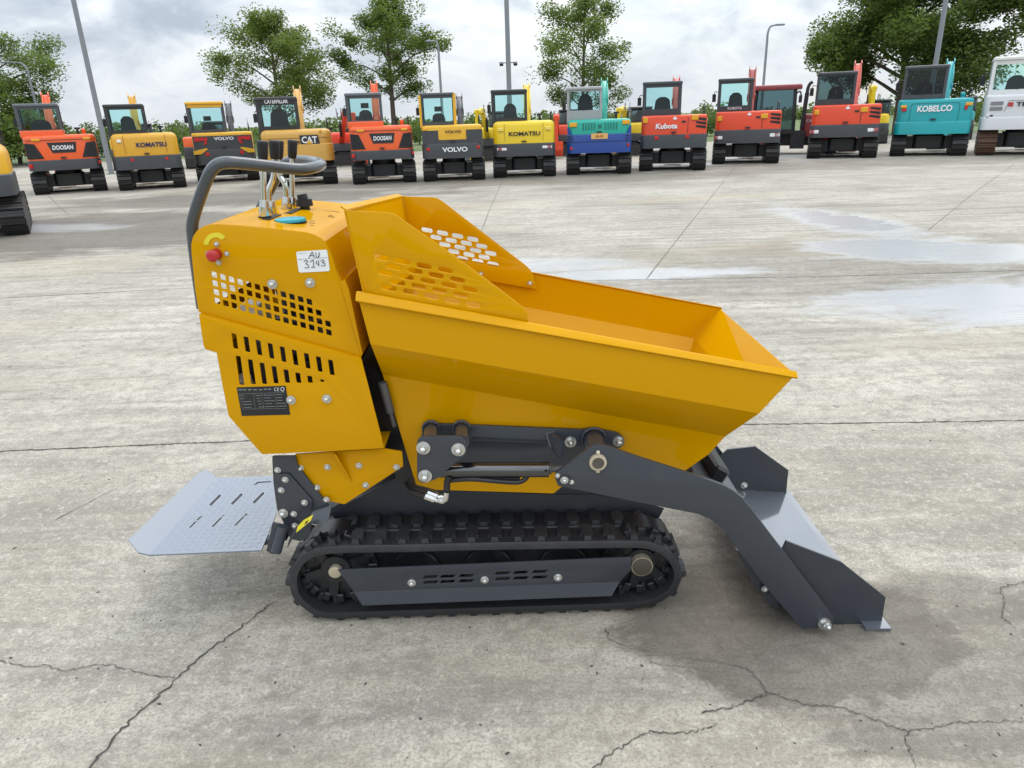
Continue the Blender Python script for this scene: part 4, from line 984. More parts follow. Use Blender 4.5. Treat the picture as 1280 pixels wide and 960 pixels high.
def rbox(mb, x0, x1, y0, y1, z0, z1, r=0.1, seg=4, top=0.0):
    """block with rounded vertical corners, optionally a rounded top edge"""
    def plan(ins):
        pts = []
        for cx, cy, a0 in ((x1 - r, y0 + r, -90), (x1 - r, y1 - r, 0), (x0 + r, y1 - r, 90), (x0 + r, y0 + r, 180)):
            for k in range(seg + 1):
                a = R(a0 + 90 * k / seg); pts.append((cx + (r - ins) * math.cos(a), cy + (r - ins) * math.sin(a)))
        return pts
    lev = [(0, z0), (0, z1 - top)] + ([(top * (1 - math.cos(R(a))), z1 - top + top * math.sin(R(a))) for a in (30, 60, 90)] if top else [])
    rings = [[mb.bm.verts.new((p[0], p[1], z)) for p in plan(min(i, r * .98))] for i, z in lev]; n = len(rings[0])
    mb.bm.faces.new(rings[0][::-1]); mb.bm.faces.new(rings[-1])
    for a, b_ in zip(rings, rings[1:]):
        for k in range(n): mb.bm.faces.new((a[k], a[(k + 1) % n], b_[(k + 1) % n], b_[k]))
    return mb
_trk = {}
def xtrack_mesh(wd, ln, ht, key):
    if key in _trk: return _trk[key]
    mb = MB(); r = ht / 2; path = []
    for k in range(13): a = R(90 + 180 * k / 12); path.append(Vector((r + r * math.cos(a), r + r * math.sin(a))))
    for k in range(13): a = R(-90 + 180 * k / 12); path.append(Vector((ln - r + r * math.cos(a), r + r * math.sin(a))))
    pp = resample(path, 44); cen = Vector((ln / 2, r))
    inner = [p + (cen - p).normalized() * .045 for p in pp]
    mb.extr([tuple(p) for p in inner], 'x', -wd / 2 + .02, wd / 2 - .02)
    for i, p in enumerate(pp):
        d = (pp[(i + 1) % 44] - pp[i - 1]).normalized(); nn = Vector((d.y, -d.x)); nn = nn if nn.dot(p - cen) > 0 else -nn
        rot = Matrix(((1, 0, 0), (0, d.x, nn.x), (0, d.y, nn.y)))
        c = p - nn * .018
        mb.box((0, c.x, c.y), (wd, .108, .022), rot); c2 = p - nn * .003 + d * .03
        mb.box((0, c2.x, c2.y), (wd, .022, .03), rot); c3 = p - nn * .006 - d * .03; mb.box((0, c3.x, c3.y), (wd, .018, .02), rot)
    bm = mb.bm; bmesh.ops.recalc_face_normals(bm, faces=bm.faces); zmin = min(v.co.z for v in bm.verts); bmesh.ops.translate(bm, vec=(0, 0, -zmin), verts=bm.verts)
    me = bpy.data.meshes.new('crawler_track'); bm.to_mesh(me); bm.free(); _trk[key] = me; return me
def excavator(name, label, pos, rz, S, c):
    """machine seen from behind: +y is its front. S = overall scale (1 = 2.0 m wide)"""
    root = tag(empty(name, pos, rz), label, 'excavator', c.get('group', 'excavators parked in the back row')); root.scale = (S, S, S)
    c = dict(c)
    if 'zy' in c:                        # heights read off the photograph at the machine's own distance
        zo = (0.0,) + tuple(c.get('z', (0.64, 1.0, 1.62, 2.48))); zn = (0.0,) + tuple(max(.3, Y(c['cx'], v, pos[1] + .1 * S).z / S) for v in c['zy'])
        def zm(z):
            for i in range(4):
                if z <= zo[i + 1] or i == 3: return zn[i] + (z - zo[i]) * (zn[i + 1] - zn[i]) / (zo[i + 1] - zo[i])
        c['z'] = zn[1:]
        for k_ in ('winlow', 'wintop', 'cabz', 'bt'):
            if k_ in c: c[k_] = zm(c[k_])
        c['lamps'] = tuple((x, zm(z), w_, h_, m_) for x, z, w_, h_, m_ in c.get('lamps', ())); c['texts'] = tuple((t_, x, zm(z), *r_) for t_, x, z, *r_ in c.get('texts', ()))
    g = lambda k, d=None: c.get(k, d)
    body, cwm = PT(g('body')), (XG if g('cw') is None else PT(g('cw')))
    z0, z1, z2, z3 = g('z', (0.64, 1.0, 1.62, 2.48))
    tw = g('tw', 0.40); th = g('th', 0.60)
    for s_ in (-1, 1):
        o = link_mesh('crawler_track', xtrack_mesh(tw, 2.6, th, (tw, th)), None, root); o.location = (s_ * (1.0 - tw / 2), 0, 0)
        if not o.data.materials: o.data.materials.append(XT)
        if g('rust'):
            o.data = o.data.copy(); o.data.materials.clear(); o.data.materials.append(XRUST)
    mb = MB(); rbox(mb, -.42, .42, .55, 2.05, .22, .56, .12); mb.cyl((0, 1.25, .5), (0, 1.25, z0 + .02), .38, .38, 24)
    mb.bar((-.72, .75, .36), (.72, .75, .36), .22, .34); mb.bar((-.72, 1.85, .34), (.72, 1.85, .34), .22, .30)
    mb.build('undercarriage', XB, root, smooth=30)
    mb = MB(); mb.bar((-.95, 2.95, .28), (.95, 2.95, .28), .05, .40); mb.bar((-.3, 2.0, .30), (-.3, 2.95, .25), .1, .1); mb.bar((.3, 2.0, .30), (.3, 2.95, .25), .1, .1)
    mb.build('dozer_blade', XB, root, smooth=0)
    hw = g('hw', 0.98); yb = -.06
    mb = MB(); rbox(mb, -hw, hw, yb, 2.0, z0, z1, g('rc', .22), 6, .03); cw = mb.build('counterweight', cwm, root, smooth=40)
    mb = MB(); rbox(mb, -hw + .02, hw - .02, yb + .03, 1.9, z1 - .02 if g('cw') is None else z1, z2, g('rc', .22), 6, g('top', .10)); bd = mb.build('engine_cover', body, root, smooth=40)
    yf = yb + .03
    style = g('style')
    def quad(nm, pts, mat, par, y=None, th=.012, tilt=0):
        mb = MB(); mb.extr(pts, 'y', (yf if y is None else y) - th, (yf if y is None else y) + .004); return mb.build(nm, mat, par, smooth=0)
    def R4(x0, x1, za, zb): return [(x0, za), (x1, za), (x1, zb), (x0, zb)]
    # cab
    x0, x1 = g('cab', (-.97, .17)); yc0, yc1 = g('caby', (.22, 1.75)); cm = PT(g('cabc')) if g('cabc') else XG
    pz = g('cabz', z2 - .10); t_ = .075; lean = .06
    roofm = PT(g('roof')) if g('roof') else cm
    mb = MB()
    for xx in (x0 + t_ / 2, x1 - t_ / 2):
        mb.bar((xx, yc0 + .03, pz), (xx, yc0 + lean, z3 - .05), t_, t_); mb.bar((xx, yc1, pz), (xx, yc1 - .18, z3 - .05), t_, t_); mb.bar((xx, (yc0 + yc1) / 2, pz), (xx, (yc0 + yc1) / 2, z3 - .05), .05, .05)
        mb.box((xx, (yc0 + yc1) / 2, pz + .10), (t_, yc1 - yc0, .2))
    wl = g('winlow', z2 + .10)
    mb.box(((x0 + x1) / 2, yc0 + .04, (pz + wl) / 2), (x1 - x0 - .004, .06, wl - pz)); mb.box(((x0 + x1) / 2, yc1, pz + .1), (x1 - x0, .06, .2))
    wt = g('wintop', z3 - .16)
    mb.box(((x0 + x1) / 2, yc0 + lean - .004, (wt + z3 - .05) / 2), (x1 - x0 - .004, .055, z3 - .05 - wt))
    cabo = mb.build('cab', cm, root, smooth=30)
    mb = MB(); rbox(mb, x0 - .015, x1 + .015, yc0 - .02, yc1 - .1, z3 - .075, z3, .08, 4, .035); mb.build('roof', roofm, cabo, smooth=40)
    if g('roofback'): quad('roof_panel', R4(x0 + .04, x1 - .04, wt + .01, z3 - .05), roofm, cabo, yc0 + .03)
    gl = M['glassdark'] if g('tint') else M['glass']
    mb = MB(); mb.face([(x0 + .06, yc0 + .035, wl), (x1 - .06, yc0 + .035, wl), (x1 - .06, yc0 + lean, wt), (x0 + .06, yc0 + lean, wt)]); mb.build('rear_window', gl, cabo, smooth=0)
    mb = MB(); mb.face([(x0 + .06, yc1, pz + .2), (x1 - .06, yc1, pz + .2), (x1 - .06, yc1 - .18, z3 - .08), (x0 + .06, yc1 - .18, z3 - .08)]); mb.build('windscreen', gl, cabo, smooth=0)
    for xx in (x0 + .035, x1 - .035):
        mb = MB(); mb.face([(xx, yc0 + .06, pz + .2), (xx, yc1 - .03, pz + .2), (xx, yc1 - .2, z3 - .08), (xx, yc0 + .08, z3 - .08)]); mb.build('side_window', gl, cabo, smooth=0)
    xm = (x0 + x1) / 2 + g('seatx', .02); sw = g('seatw', .24)
    mb = MB(); sh = g('seath', .42)
    mb.extr(rounded([(xm - sw, wl - .2), (xm + sw, wl - .2), (xm + sw * .78, wl + sh * .75), (xm + sw * .35, wl + sh), (xm - sw * .35, wl + sh), (xm - sw * .78, wl + sh * .75)], .05), 'y', yc0 + .30, yc0 + .42)
    if g('headrest'): rbox(mb, xm - .12, xm + .12, yc0 + .3, yc0 + .4, wl + sh + .05, wl + sh + .2, .04)
    mb.box((xm, yc0 + .55, pz + .15), (.5, .45, .12)); mb.build('seat', XSEAT, root, smooth=40)
    # boom folded over the front: rises behind and beside the cab
    bx = g('bx', .30); bc = PT(g('boomc', g('body'))); bt = min(g('bt', z3 + .18), z3 + .32) if g('pose', 'up') == 'up' else g('bt', 2.0)
    mb = MB(); pose = g('pose', 'up')
    if pose == 'up':
        for k_ in (-1, 1): mb.box((bx + k_ * .10, 2.95, bt + .02), (.03, .30, .20), Matrix.Rotation(R(20), 3, 'X'))
        rt, el, tp = (bx, 1.95, z1 + .05), (bx, 2.35, z1 + .95), (bx, 3.0, bt - .06)
    else:
        rt, el, tp = (bx, 1.95, z1 + .1), (bx + g('lean', 0) * .5, 3.0, g('bt', 2.0)), (bx + g('lean', 0), 4.5, g('bt', 2.0) - .05)
    mb.bar(rt, el, .20, .30, up=(0, 1, 0)); mb.bar(Vector(el) - (Vector(tp) - Vector(el)) * .06, tp, .17, .26, up=(0, 1, 0)); mb.cyl((el[0] - .13, el[1], el[2]), (el[0] + .13, el[1], el[2]), .13, .13, 16)
    mb.cyl((tp[0] - .12, tp[1], tp[2]), (tp[0] + .12, tp[1], tp[2]), .11, .11, 16)
    bo = mb.build('boom', bc, root, smooth=30, bevel=.012)
    mb = MB(); mb.cyl((bx, 2.4, z1 + .3), (bx, 2.85, (z1 + bt) / 2 + .2), .055, .055, 14); mb.cyl((bx, 2.85, (z1 + bt) / 2 + .2), (bx, 2.95, bt - .25), .03, .03, 12)
    for k in (-1, 1): mb.tube([(bx + k * .07, el[1] - .18, el[2] - .2), (bx + k * .10, el[1] - .1, el[2] + .25), (bx + k * .09, tp[1] - .2, tp[2] + .02), (bx + k * .06, tp[1] + .05, tp[2] + .10)], .018, 8)
    mb.build('hydraulic_lines', XB if pose != 'up' else PT(g('boomc', g('body'))), bo)
    mb = MB(); ed = (bx + g('lean', 0) * 1.3, tp[1] + (.55 if pose == 'up' else -.1), .55 if pose == 'up' else .62)
    mb.bar((tp[0], tp[1] + .02, tp[2] + .10), ed, .15, .22, up=(0, 1, 0)); mb.build('stick', bc, root, smooth=0, bevel=.01)
    mb = MB(); e3 = Vector(ed); prof_ = [(e3.y + .1, e3.z + .1), (e3.y + .05, e3.z - .25), (e3.y - .25, e3.z - .52), (e3.y - .62, e3.z - .38), (e3.y - .35, e3.z - .22), (e3.y - .2, e3.z)]
    mb.extr(prof_, 'x', e3.x - .28, e3.x + .28); mb.build('bucket', PT(g('bucketc', g('boomc', g('body')))), root, smooth=0)
    # beacons, lamps, caps
    if g('exh', True):
        mb = MB(); mb.cyl((.52, .55, z2 - .05), (.52, .55, z2 + .16), .035, .035, 12); mb.cyl((.52, .55, z2 + .14), (.52, .55, z2 + .20), .085, .085, 14); mb.build('air_intake', XB, root)
    if g('cap'):
        mb = MB(); mb.cyl((.68, .5, z2 - .03), (.68, .5, z2 + .1), .06, .05, 12); mb.sphere((.68, .5, z2 + .1), .07, 10); mb.build('tank_cap', body, root)
    mb = MB(); mb.tube([(.88, .35, z2 - .04), (.88, .35, z2 + .22), (.88, .75, z2 + .26), (.88, 1.15, z2 + .22), (.88, 1.15, z2 - .04)], .014, 8, 3); mb.build('handrail', XB, root)
    if g('ant'):
        mb = MB(); mb.cyl((.86, .3, z2 - .05), (.86, .3, z2 + .42), .010, .006, 6); mb.build('antenna', XB, root)
    for (x, z, w_, h_, mt) in g('lamps', ()):
        mb = MB(); mb.box((x, yb + .012, z), (w_, .05, h_), None, .012); mb.build('reflector' if mt is REDL else 'lamp', mt, root, smooth=30)
    if g('mirror', True):
        mb = MB(); mb.tube([(x0, yc1 - .1, z3 - .35), (x0 - .12, yc1 - .02, z3 - .33), (x0 - .14, yc1, z3 - .45)], .012, 6); mb.box((x0 - .14, yc1, z3 - .52), (.12, .03, .24)); mb.build('mirror', XB, cabo)
    mb = MB(); mb.box(((x0 + x1) / 2, yc0 + .0, wl + .12), (.02, .012, .26), Matrix.Rotation(R(12), 3, 'Y')); mb.build('wiper', XB, cabo)
    mb = MB(); mb.box((.0, yb + .006, z1 + .06), (.14, .06, .04)); mb.build('latch', XB, bd)
    # livery styles
    zc = lambda u: z1 + (z2 - z1) * u
    if style == 'grilled':          # dark louvred vents on both sides, plaque in the middle
        for s_ in (-1, 1):
            pts = [(s_ * .94, zc(.06)), (s_ * .50, zc(.06)), (s_ * .68, zc(.66)), (s_ * .94, zc(.70))]
            v = quad('vent', pts if s_ > 0 else pts[::-1], XGRILL, bd)
            mb = MB()
            for k in range(6): mb.box((s_ * (.76 + .025 * k * .6), yf - .02, zc(.12 + .1 * k)), (.34 - .035 * k, .012, .012))
            mb.build('vent_slat', XB, v)
        quad('name_plaque', [(-.36, zc(.70)), (-.26, zc(.28)), (.36, zc(.28)), (.42, zc(.70))], XB, bd)
        mb = MB(); mb.box((0, yf - .004, zc(.80)), (1.9, .02, .014)); mb.build('trim_line', XB, bd)
        mb = MB(); rbox(mb, x0, x1, yc0 - .1, yc1, z2 - .06, z2 + .14, .06, 3, .03); mb.build('cab_base', body, root, smooth=40)
    if style == 'twolamp':
        quad('rear_panel', R4(-.93, .93, z1 - .02, zc(.80)), XG, bd, None, .02)
        for s_ in (-1, 1):
            pts = [(s_ * .88, zc(.74)), (s_ * .46, zc(.70)), (s_ * .52, zc(.34)), (s_ * .62, zc(.26)), (s_ * .56, zc(.55)), (s_ * .88, zc(.48))]
            quad('tail_lamp', pts if s_ > 0 else pts[::-1], REDL, bd, None, .04)
            pts = [(s_ * .96, z1 - .03), (s_ * .96, z1 - .14), (s_ * .74, z1 - .14), (s_ * .50, z1 + .02), (s_ * .56, z1 + .05)]
            quad('yellow_flash', pts if s_ > 0 else pts[::-1], body, cw, yb, .02)
    if style == 'notched':
        quad('rear_panel', R4(-.95, -.44, z1 - .01, zc(.72)), XG, bd, None, .02); quad('rear_panel', R4(.44, .95, z1 - .01, zc(.72)), XG, bd, None, .02)
        quad('rear_panel', R4(-.44, .44, z1 - .01, zc(.20)), XG, bd, None, .02)
        mb = MB(); mb.box((x0 + .01, yc0 + .02, (pz + z3) / 2), (.07, .06, z3 - pz - .1)); mb.build('pillar_trim', body, cabo, smooth=0); mb = MB(); mb.box((x1 + .0, yc0 + .02, (pz + z3) / 2), (.09, .06, z3 - pz - .06)); mb.build('pillar_trim', body, cabo, smooth=0)
    if style == 'split':
        quad('panel_gap', R4(.40, .412, z1 + .03, z2 - .06), XB, bd)
        for k in range(3):
            za = zc(.30 + .2 * k); quad('vent', [(.64, za + .03), (.93, za - .02), (.93, za + .055), (.64, za + .085)], XGRILL, bd)
        text = quad('crest', [(-.05, zc(.80)), (.02, zc(.76)), (.10, zc(.80)), (.04, zc(.88)), (.03, zc(.97)), (-.01, zc(.88))], WHI, bd)
        quad('small_print', R4(.22, .34, zc(.60), zc(.70)), XB, bd)
    if style == 'twotone':
        mb = MB()
        for s_ in (-1, 1):
            for k in range(5): mb.box((s_ * (.16 + .085 * k) + (.02), yf - .006, zc(.52)), (.035, .016, .20))
        for k in range(3): mb.box((0.02, yf - .006, zc(.42 + .1 * k)), (.12, .016, .025))
        mb.build('vent_slots', P((0.004, 0.16, 0.13), .5), bd)
        for s_ in (-1, 1):
            quad('blue_step', [(s_ * .96, z1), (s_ * .82, z1), (s_ * .90, z1 + .20), (s_ * .96, z1 + .22)][::s_], PT(g('cw')), bd)
            for k in range(3): quad('side_rib', R4(min(s_ * .78, s_ * .96), max(s_ * .78, s_ * .96), z1 - .07 - .07 * k, z1 - .05 - .07 * k), P((0.004, 0.012, 0.09), .5), cw, yb)
        quad('name_plaque', rounded(R4(-.24, .26, z1 - .14, z1 + .02), .03), P((0.72, 0.40, 0.13), .4), bd, yb, .02)
        mb = MB(); mb.box((0, yb - .003, z1 - .21), (1.7, .02, .012)); mb.build('trim_line', P((0.004, 0.012, 0.09), .5), cw)
    if style == 'slab':
        mb = MB(); zz0, zz1 = z1 - .05, zc(.82)
        ol = rounded(R4(-.62, .62, zz0, zz1), .08); n_ = len(ol); inn = [(p[0] * .985, (p[1] - (zz0 + zz1) / 2) * .965 + (zz0 + zz1) / 2) for p in ol]
        a = [mb.bm.verts.new((p[0], yf - .012, p[1])) for p in ol]; b_ = [mb.bm.verts.new((p[0], yf - .012, p[1])) for p in inn]
        a2 = [mb.bm.verts.new((p[0], yf + .002, p[1])) for p in ol]; b2 = [mb.bm.verts.new((p[0], yf + .002, p[1])) for p in inn]
        for k in range(n_):
            j = (k + 1) % n_
            mb.bm.faces.new((a[k], a[j], b_[j], b_[k])); mb.bm.faces.new((a[k], a2[k], a2[j], a[j])); mb.bm.faces.new((b_[k], b_[j], b2[j], b2[k]))
        mb.build('door_seam', P(tuple(v * .45 for v in g('body')), .5), bd, smooth=0)
    if style == 'loaf':
        mb = MB(); mb.box((0, yf - .002, zc(.42)), (1.86, .02, .014)); mb.build('seam', P(tuple(v * .5 for v in g('body')), .5), bd)
    if style == 'white':
        for z_ in (zc(.62), zc(.38)): quad('vent', rounded(R4(-.88, -.60, z_ - .045, z_ + .045), .03), P((0.20, 0.20, 0.21), .5), bd)
        quad('panel_gap', [(-.56, zc(.25)), (-.55, zc(.25)), (-.48, zc(.72)), (.9, zc(.72)), (.9, zc(.735)), (-.49, zc(.735))], P((0.2, .2, .21), .5), bd)
        quad('hole', rounded(R4(-.84, -.78, zc(.03), zc(.11)), .02), XB, bd)
    if style == 'rounded':
        mb = MB()
        for s_ in (-1, 1): mb.box((s_ * .60, yf - .002, zc(.5)), (.012, .02, (z2 - z1) * .8))
        mb.build('seam', P(tuple(v * .55 for v in g('body')), .5), bd)
    for (txt, x, z, w_, h_, mt, bold, shear, yo) in g('texts', ()):
        text_on('lettering', txt, (x, yf - .024 + yo, z), (1, 0, 0), (0, 0, 1), w_, h_, mt, bd, bold, shear)
    return root

DKB = P((0.02, 0.018, 0.09), 0.5, dirt=0); INK = M['ink']
ORANGE = (0.80, 0.105, 0.012); KYEL = (0.66, 0.34, 0.015); LEMON = (0.78, 0.55, 0.012); CATY = (0.60, 0.33, 0.055); VYEL = (0.74, 0.40, 0.012); KUB = (0.72, 0.060, 0.012)
lam_d = ((-.62, 1.58, .22, .07, AMB), (.72, 1.58, .20, .07, AMB), (-.9, .86, .10, .12, REDL), (.94, .9, .07, .1, REDL))
lam_k = ((-.45, .90, .09, .09, REDL), (.55, .90, .09, .09, REDL))
WG = P((0.62, 0.64, 0.66), 0.4, dirt=0)
SPEC = [
 # (left track px, right track px), config
 ((44, 243, 137, 240), 'orange excavator with grey cab roof, left end of the back row', dict(body=ORANGE, style='grilled', z=(.70, 1.03, 1.70, 2.58), cab=(-.99, .14), cabz=1.68, winlow=1.86, cap=1, lamps=lam_d, bx=.26, roof=(.10, .115, .13), cabc=(.06, .066, .078),
    texts=(('DOOSAN', .04, 1.36, .56, .13, WHI, .03, .12, 0),), bt=2.86, seatw=.3, seath=.28)),
 ((150, 238.5, 235, 235), 'golden yellow rounded excavator with black cab, second from the left end of the row', dict(body=KYEL, style='rounded', top=.16, z=(.64, 1.0, 1.62, 2.52), cab=(-.98, .14), lamps=lam_k + ((-.72, 1.42, .12, .09, WHI),), bx=.24, mirror=True, cabc=(.02, .022, .024),
    texts=(('KOMATSU', .18, 1.30, .88, .14, DKB, .03, .0, 0),), bt=2.80)),
 ((248, 229, 326, 226), 'dark grey excavator with yellow cab roof and red angular tail lamps', dict(body=VYEL, style='twolamp', top=.06, z=(.62, 1.06, 1.60, 2.55), cab=(-.99, .16), roof=VYEL, roofback=1, cabc=(.05, .056, .066), wintop=2.36, headrest=1, seath=.22, ant=1, boomc=(.05, .05, .055), exh=0, bt=2.5,
    lamps=((-.55, .93, .12, .12, REDL), (.55, .95, .12, .12, REDL)), texts=(('VOLVO', .04, 1.40, .62, .10, WHI, .03, 0, 0),))),
 ((333, 234, 424, 231), 'tan yellow excavator with rounded rear and black cab, behind the control levers', dict(body=CATY, cw=CATY, style='loaf', top=.14, rc=.28, z=(.64, .98, 1.62, 2.52), cab=(-.98, .12), cabc=(.016, .017, .019), lamps=((.66, 1.52, .06, .06, AMB), (.5, .66, .14, .05, AMB)), bx=.36, exh=0, wintop=2.30, bt=2.78, seatw=.28, seath=.46,
    texts=(('CATERPILLAR', -.42, 2.40, .62, .11, WHI, .02, 0, .265),))),
 ((442, 230.5, 522, 229), 'orange excavator with grey cab roof in front of the slender tree', dict(body=ORANGE, style='grilled', z=(.70, 1.03, 1.70, 2.58), cab=(-.99, .10), cabz=1.68, winlow=1.86, cap=1, lamps=lam_d, bx=.06, roof=(.10, .115, .13), cabc=(.06, .066, .078), texts=(('DOOSAN', .04, 1.36, .56, .13, WHI, .03, .12, 0),), bt=2.98, seath=.30, headrest=1)),
 ((530, 227.5, 607.5, 225.5), 'yellow and charcoal excavator with yellow cab pillars', dict(body=VYEL, style='notched', top=.08, z=(.66, 1.0, 1.66, 2.60), cab=(-.97, .12), cabc=(.05, .056, .066), roof=(.05, .056, .066), ant=1, bx=.30, bt=2.5, boomc=(.05, .05, .055), headrest=1, seath=.26, exh=0,
    lamps=((-.78, .88, .10, .10, REDL), (.8, .9, .10, .10, REDL), (-.85, 1.52, .12, .07, AMB)), texts=(('VOLVO', .03, 1.42, .52, .085, INK, .02, 0, 0), ('VOLVO', .06, .86, .80, .145, WHI, .03, 0, -.03)))),
 ((617, 223, 695.5, 221), 'lemon yellow excavator with black cab beside the tall pole', dict(body=LEMON, style='rounded', top=.14, z=(.62, .98, 1.58, 2.50), cab=(-.99, .12), cabc=(.02, .022, .024), bx=.20, cap=0, lamps=((-.70, .83, .30, .08, WHI), (-.76, .83, .14, .082, REDL), (.72, .86, .30, .08, WHI), (.78, .86, .14, .082, REDL), (-.72, 1.36, .18, .1, P((.8, .62, .12), .4)), (.76, 1.36, .18, .1, P((.8, .62, .12), .4))),
    texts=(('KOMATSU', .02, 1.24, .98, .125, INK, .025, 0, 0),), bt=2.66)),
 ((707.5, 220, 789, 217), 'teal and blue excavator with pale grey cab', dict(body=(.006, .36, .27), cw=(.006, .050, .26), style='twotone', top=.10, z=(.66, 1.18, 1.66, 2.78), cab=(-.98, .08), cabc=(.32, .33, .34), winlow=1.98, wintop=2.62, bx=.17, bt=3.02, boomc=(.006, .36, .27), seath=.46, seatw=.26,
    lamps=((-.78, 1.50, .22, .12, AMB), (.80, 1.54, .22, .12, AMB), (-.84, .80, .08, .09, REDL), (.88, .86, .07, .09, REDL)), texts=(('IHI', .01, 1.12, .22, .075, P((.35, .12, .02), .5), .02, 0, -.03),))),
 ((797.5, 216, 881.5, 212), 'orange red excavator with white lettering across its rear and dark cab', dict(body=KUB, style='split', top=.06, rc=.14, z=(.66, 1.10, 1.62, 2.76), cab=(-.95, .19), cabc=(.035, .039, .046), winlow=1.84, wintop=2.56, bx=.12, bt=2.90, exh=0, seath=.34, seatw=.27, boomc=(.55, .05, .03),
    lamps=((-.84, 1.50, .14, .16, AMB), (.60, 1.54, .20, .14, AMB), (-.50, 1.0, .13, .10, REDL), (.40, 1.02, .13, .10, REDL)), texts=(('Kubota', -.22, 1.33, .64, .15, WHI, .035, .1, 0),))),
 ((889, 206.5, 973, 204), 'orange red excavator beside the dark red tractor, small lettering under its dark cab window', dict(body=KUB, style='split', top=.06, rc=.14, z=(.70, 1.06, 1.60, 2.62), cab=(-.95, .08), cabc=(.03, .034, .04), winlow=1.78, wintop=2.46, bx=.02, bt=2.95, exh=0, seath=.38, seatw=.24, boomc=(.35, .05, .04),
    lamps=((-.84, 1.40, .14, .14, AMB), (.46, 1.44, .20, .14, AMB), (-.86, .86, .26, .10, WHI), (-.92, .86, .14, .102, REDL), (.80, .90, .28, .10, WHI), (.86, .90, .14, .102, REDL)), texts=(('KUBOTA', -.42, 1.70, .42, .07, WG, .02, 0, .25),))),
 ((1007.5, 199, 1095.5, 197.5), 'orange red excavator with dark tinted rear window under the big tree', dict(body=KUB, style='split', top=.06, rc=.14, z=(.70, 1.08, 1.66, 2.66), cab=(-.93, .18), cabc=(.03, .034, .04), winlow=1.84, wintop=2.56, tint=1, bx=.20, bt=2.95, exh=0, seath=.36, seatw=.26, boomc=(.60, .10, .07),
    lamps=((-.84, 1.46, .14, .14, AMB), (.48, 1.50, .20, .14, AMB), (-.86, .88, .26, .10, WHI), (-.92, .88, .14, .102, REDL), (.78, .90, .28, .10, WHI), (.86, .90, .14, .102, REDL)))),
 ((1110, 197, 1207, 194), 'turquoise slab-backed excavator with white lettering and charcoal cab', dict(body=(.004, .33, .36), cw=(.004, .33, .36), style='slab', top=.07, rc=.18, z=(.62, 1.0, 1.66, 2.66), cab=(-.90, .22), cabc=(.05, .055, .062), winlow=1.80, wintop=2.58, tint=1, bx=.34, bt=2.80, cap=1, exh=0, seath=.36,
    lamps=((-.80, 1.46, .16, .08, AMB), (-.78, 1.36, .12, .08, REDL), (.84, 1.48, .18, .08, AMB), (.78, 1.38, .08, .1, REDL)), texts=(('KOBELCO', .0, 1.38, .88, .17, WHI, .035, 0, 0),))),
]
xs_obj = []
ZY = [(212, 199, 168, 128), (211, 194, 166, 129), (205, 186, 165, 126), (201.7, 180, 161.5, 120), (199, 187.5, 157, 115), (197.5, 179, 156, 115), (195, 179, 151, 111), (191, 167.5, 149, 107.5), (185, 168, 144, 101), (179, 162, 139, 97), (171.6, 155.6, 131, 89), (167.6, 152, 124, 81)]
BX = [-.22, -.22, .30, .14, -.12, .30, .14, .18, .06, .08, .26, .34]
for (xl, yl, xr, yr), label, cfg in SPEC:
    a, b_ = G(xl, yl), G(xr, yr); mid = (a + b_) / 2; az = math.atan2(mid.x, mid.y)
    wd = (b_ - a).dot(Vector((math.cos(az), -math.sin(az), 0))); S = wd / 2.0
    cfg['zy'] = ZY[len(xs_obj)]; cfg['cx'] = (xl + xr) / 2 - 3; cfg['bx'] = BX[len(xs_obj)]
    xs_obj.append(excavator('excavator', label, (mid.x, mid.y, 0), -az * .93, S, cfg))
# plaque with lettering on the tan machine
tan = xs_obj[3]; cover = [o for o in tan.children if o.name.startswith('engine_cover')][0]
DZ = .06
mb = MB(); mb.extr([(.10, 1.04 + DZ), (.62, 1.04 + DZ), (.58, 1.30 + DZ), (.08, 1.30 + DZ)], 'y', -.052, -.02); plq = mb.build('name_plaque', XB, cover, smooth=0)
text_on('lettering', 'CAT', (.34, -.058, 1.175 + DZ), (1, 0, 0), (0, 0, 1), .42, .18, WHI, plq, .03)
mb = MB(); mb.extr([(.24, 1.07 + DZ), (.42, 1.07 + DZ), (.33, 1.17 + DZ)], 'y', -.066, -.056); mb.build('triangle_mark', PT(VYEL), plq, smooth=0)
# big white machine cut by the right frame edge, and a yellow one nearer at the left edge
p = G(1219, 195); az = math.atan2(p.x + 1.2, p.y)
S = 1.22; c_ = p + Vector((math.cos(-az * .9), math.sin(-az * .9), 0)) * 1.0 * S
excavator('excavator', 'large white excavator with rusty tracks at the right edge of the row', (c_.x, c_.y, 0), -az * .9, S, dict(zy=(162, 146, 118, 69), cx=1262, body=(.62, .63, .64), cw=(.62, .63, .64), style='white', top=.06, rc=.16, rust=1, z=(.66, .96, 1.62, 2.50), hw=1.02, cab=(-.97, .30), cabc=(.66, .66, .65), roof=(.66, .65, .62),
    winlow=1.74, wintop=2.32, tw=.42, boomc=(.62, .63, .64), bt=2.3, exh=0, seath=.34, seatx=-.06, lamps=((-.9, 1.01, .07, .07, WG),), texts=(('TEREX', -.02, 1.33, .62, .10, INK, .03, 0, 0), ('=', -.44, 1.33, .11, .09, REDL, .05, 0, 0))))
p = G(38, 294); az = math.atan2(p.x - 1, p.y); S = .95
c_ = p - Vector((math.cos(-az * .85), math.sin(-az * .85), 0)) * S
excavator('excavator', 'yellow excavator with charcoal counterweight cut off by the left frame edge', (c_.x, c_.y, 0), -az * .85, S, dict(zy=(247, 219, 178, 112), cx=12, hw=.96, body=VYEL, style='rounded', top=.20, rc=.36, z=(.62, 1.02, 1.72, 2.6), cab=(-.95, .05), lamps=((.40, .86, .12, .12, REDL),), boomc=VYEL, cabc=(.03, .033, .036)))
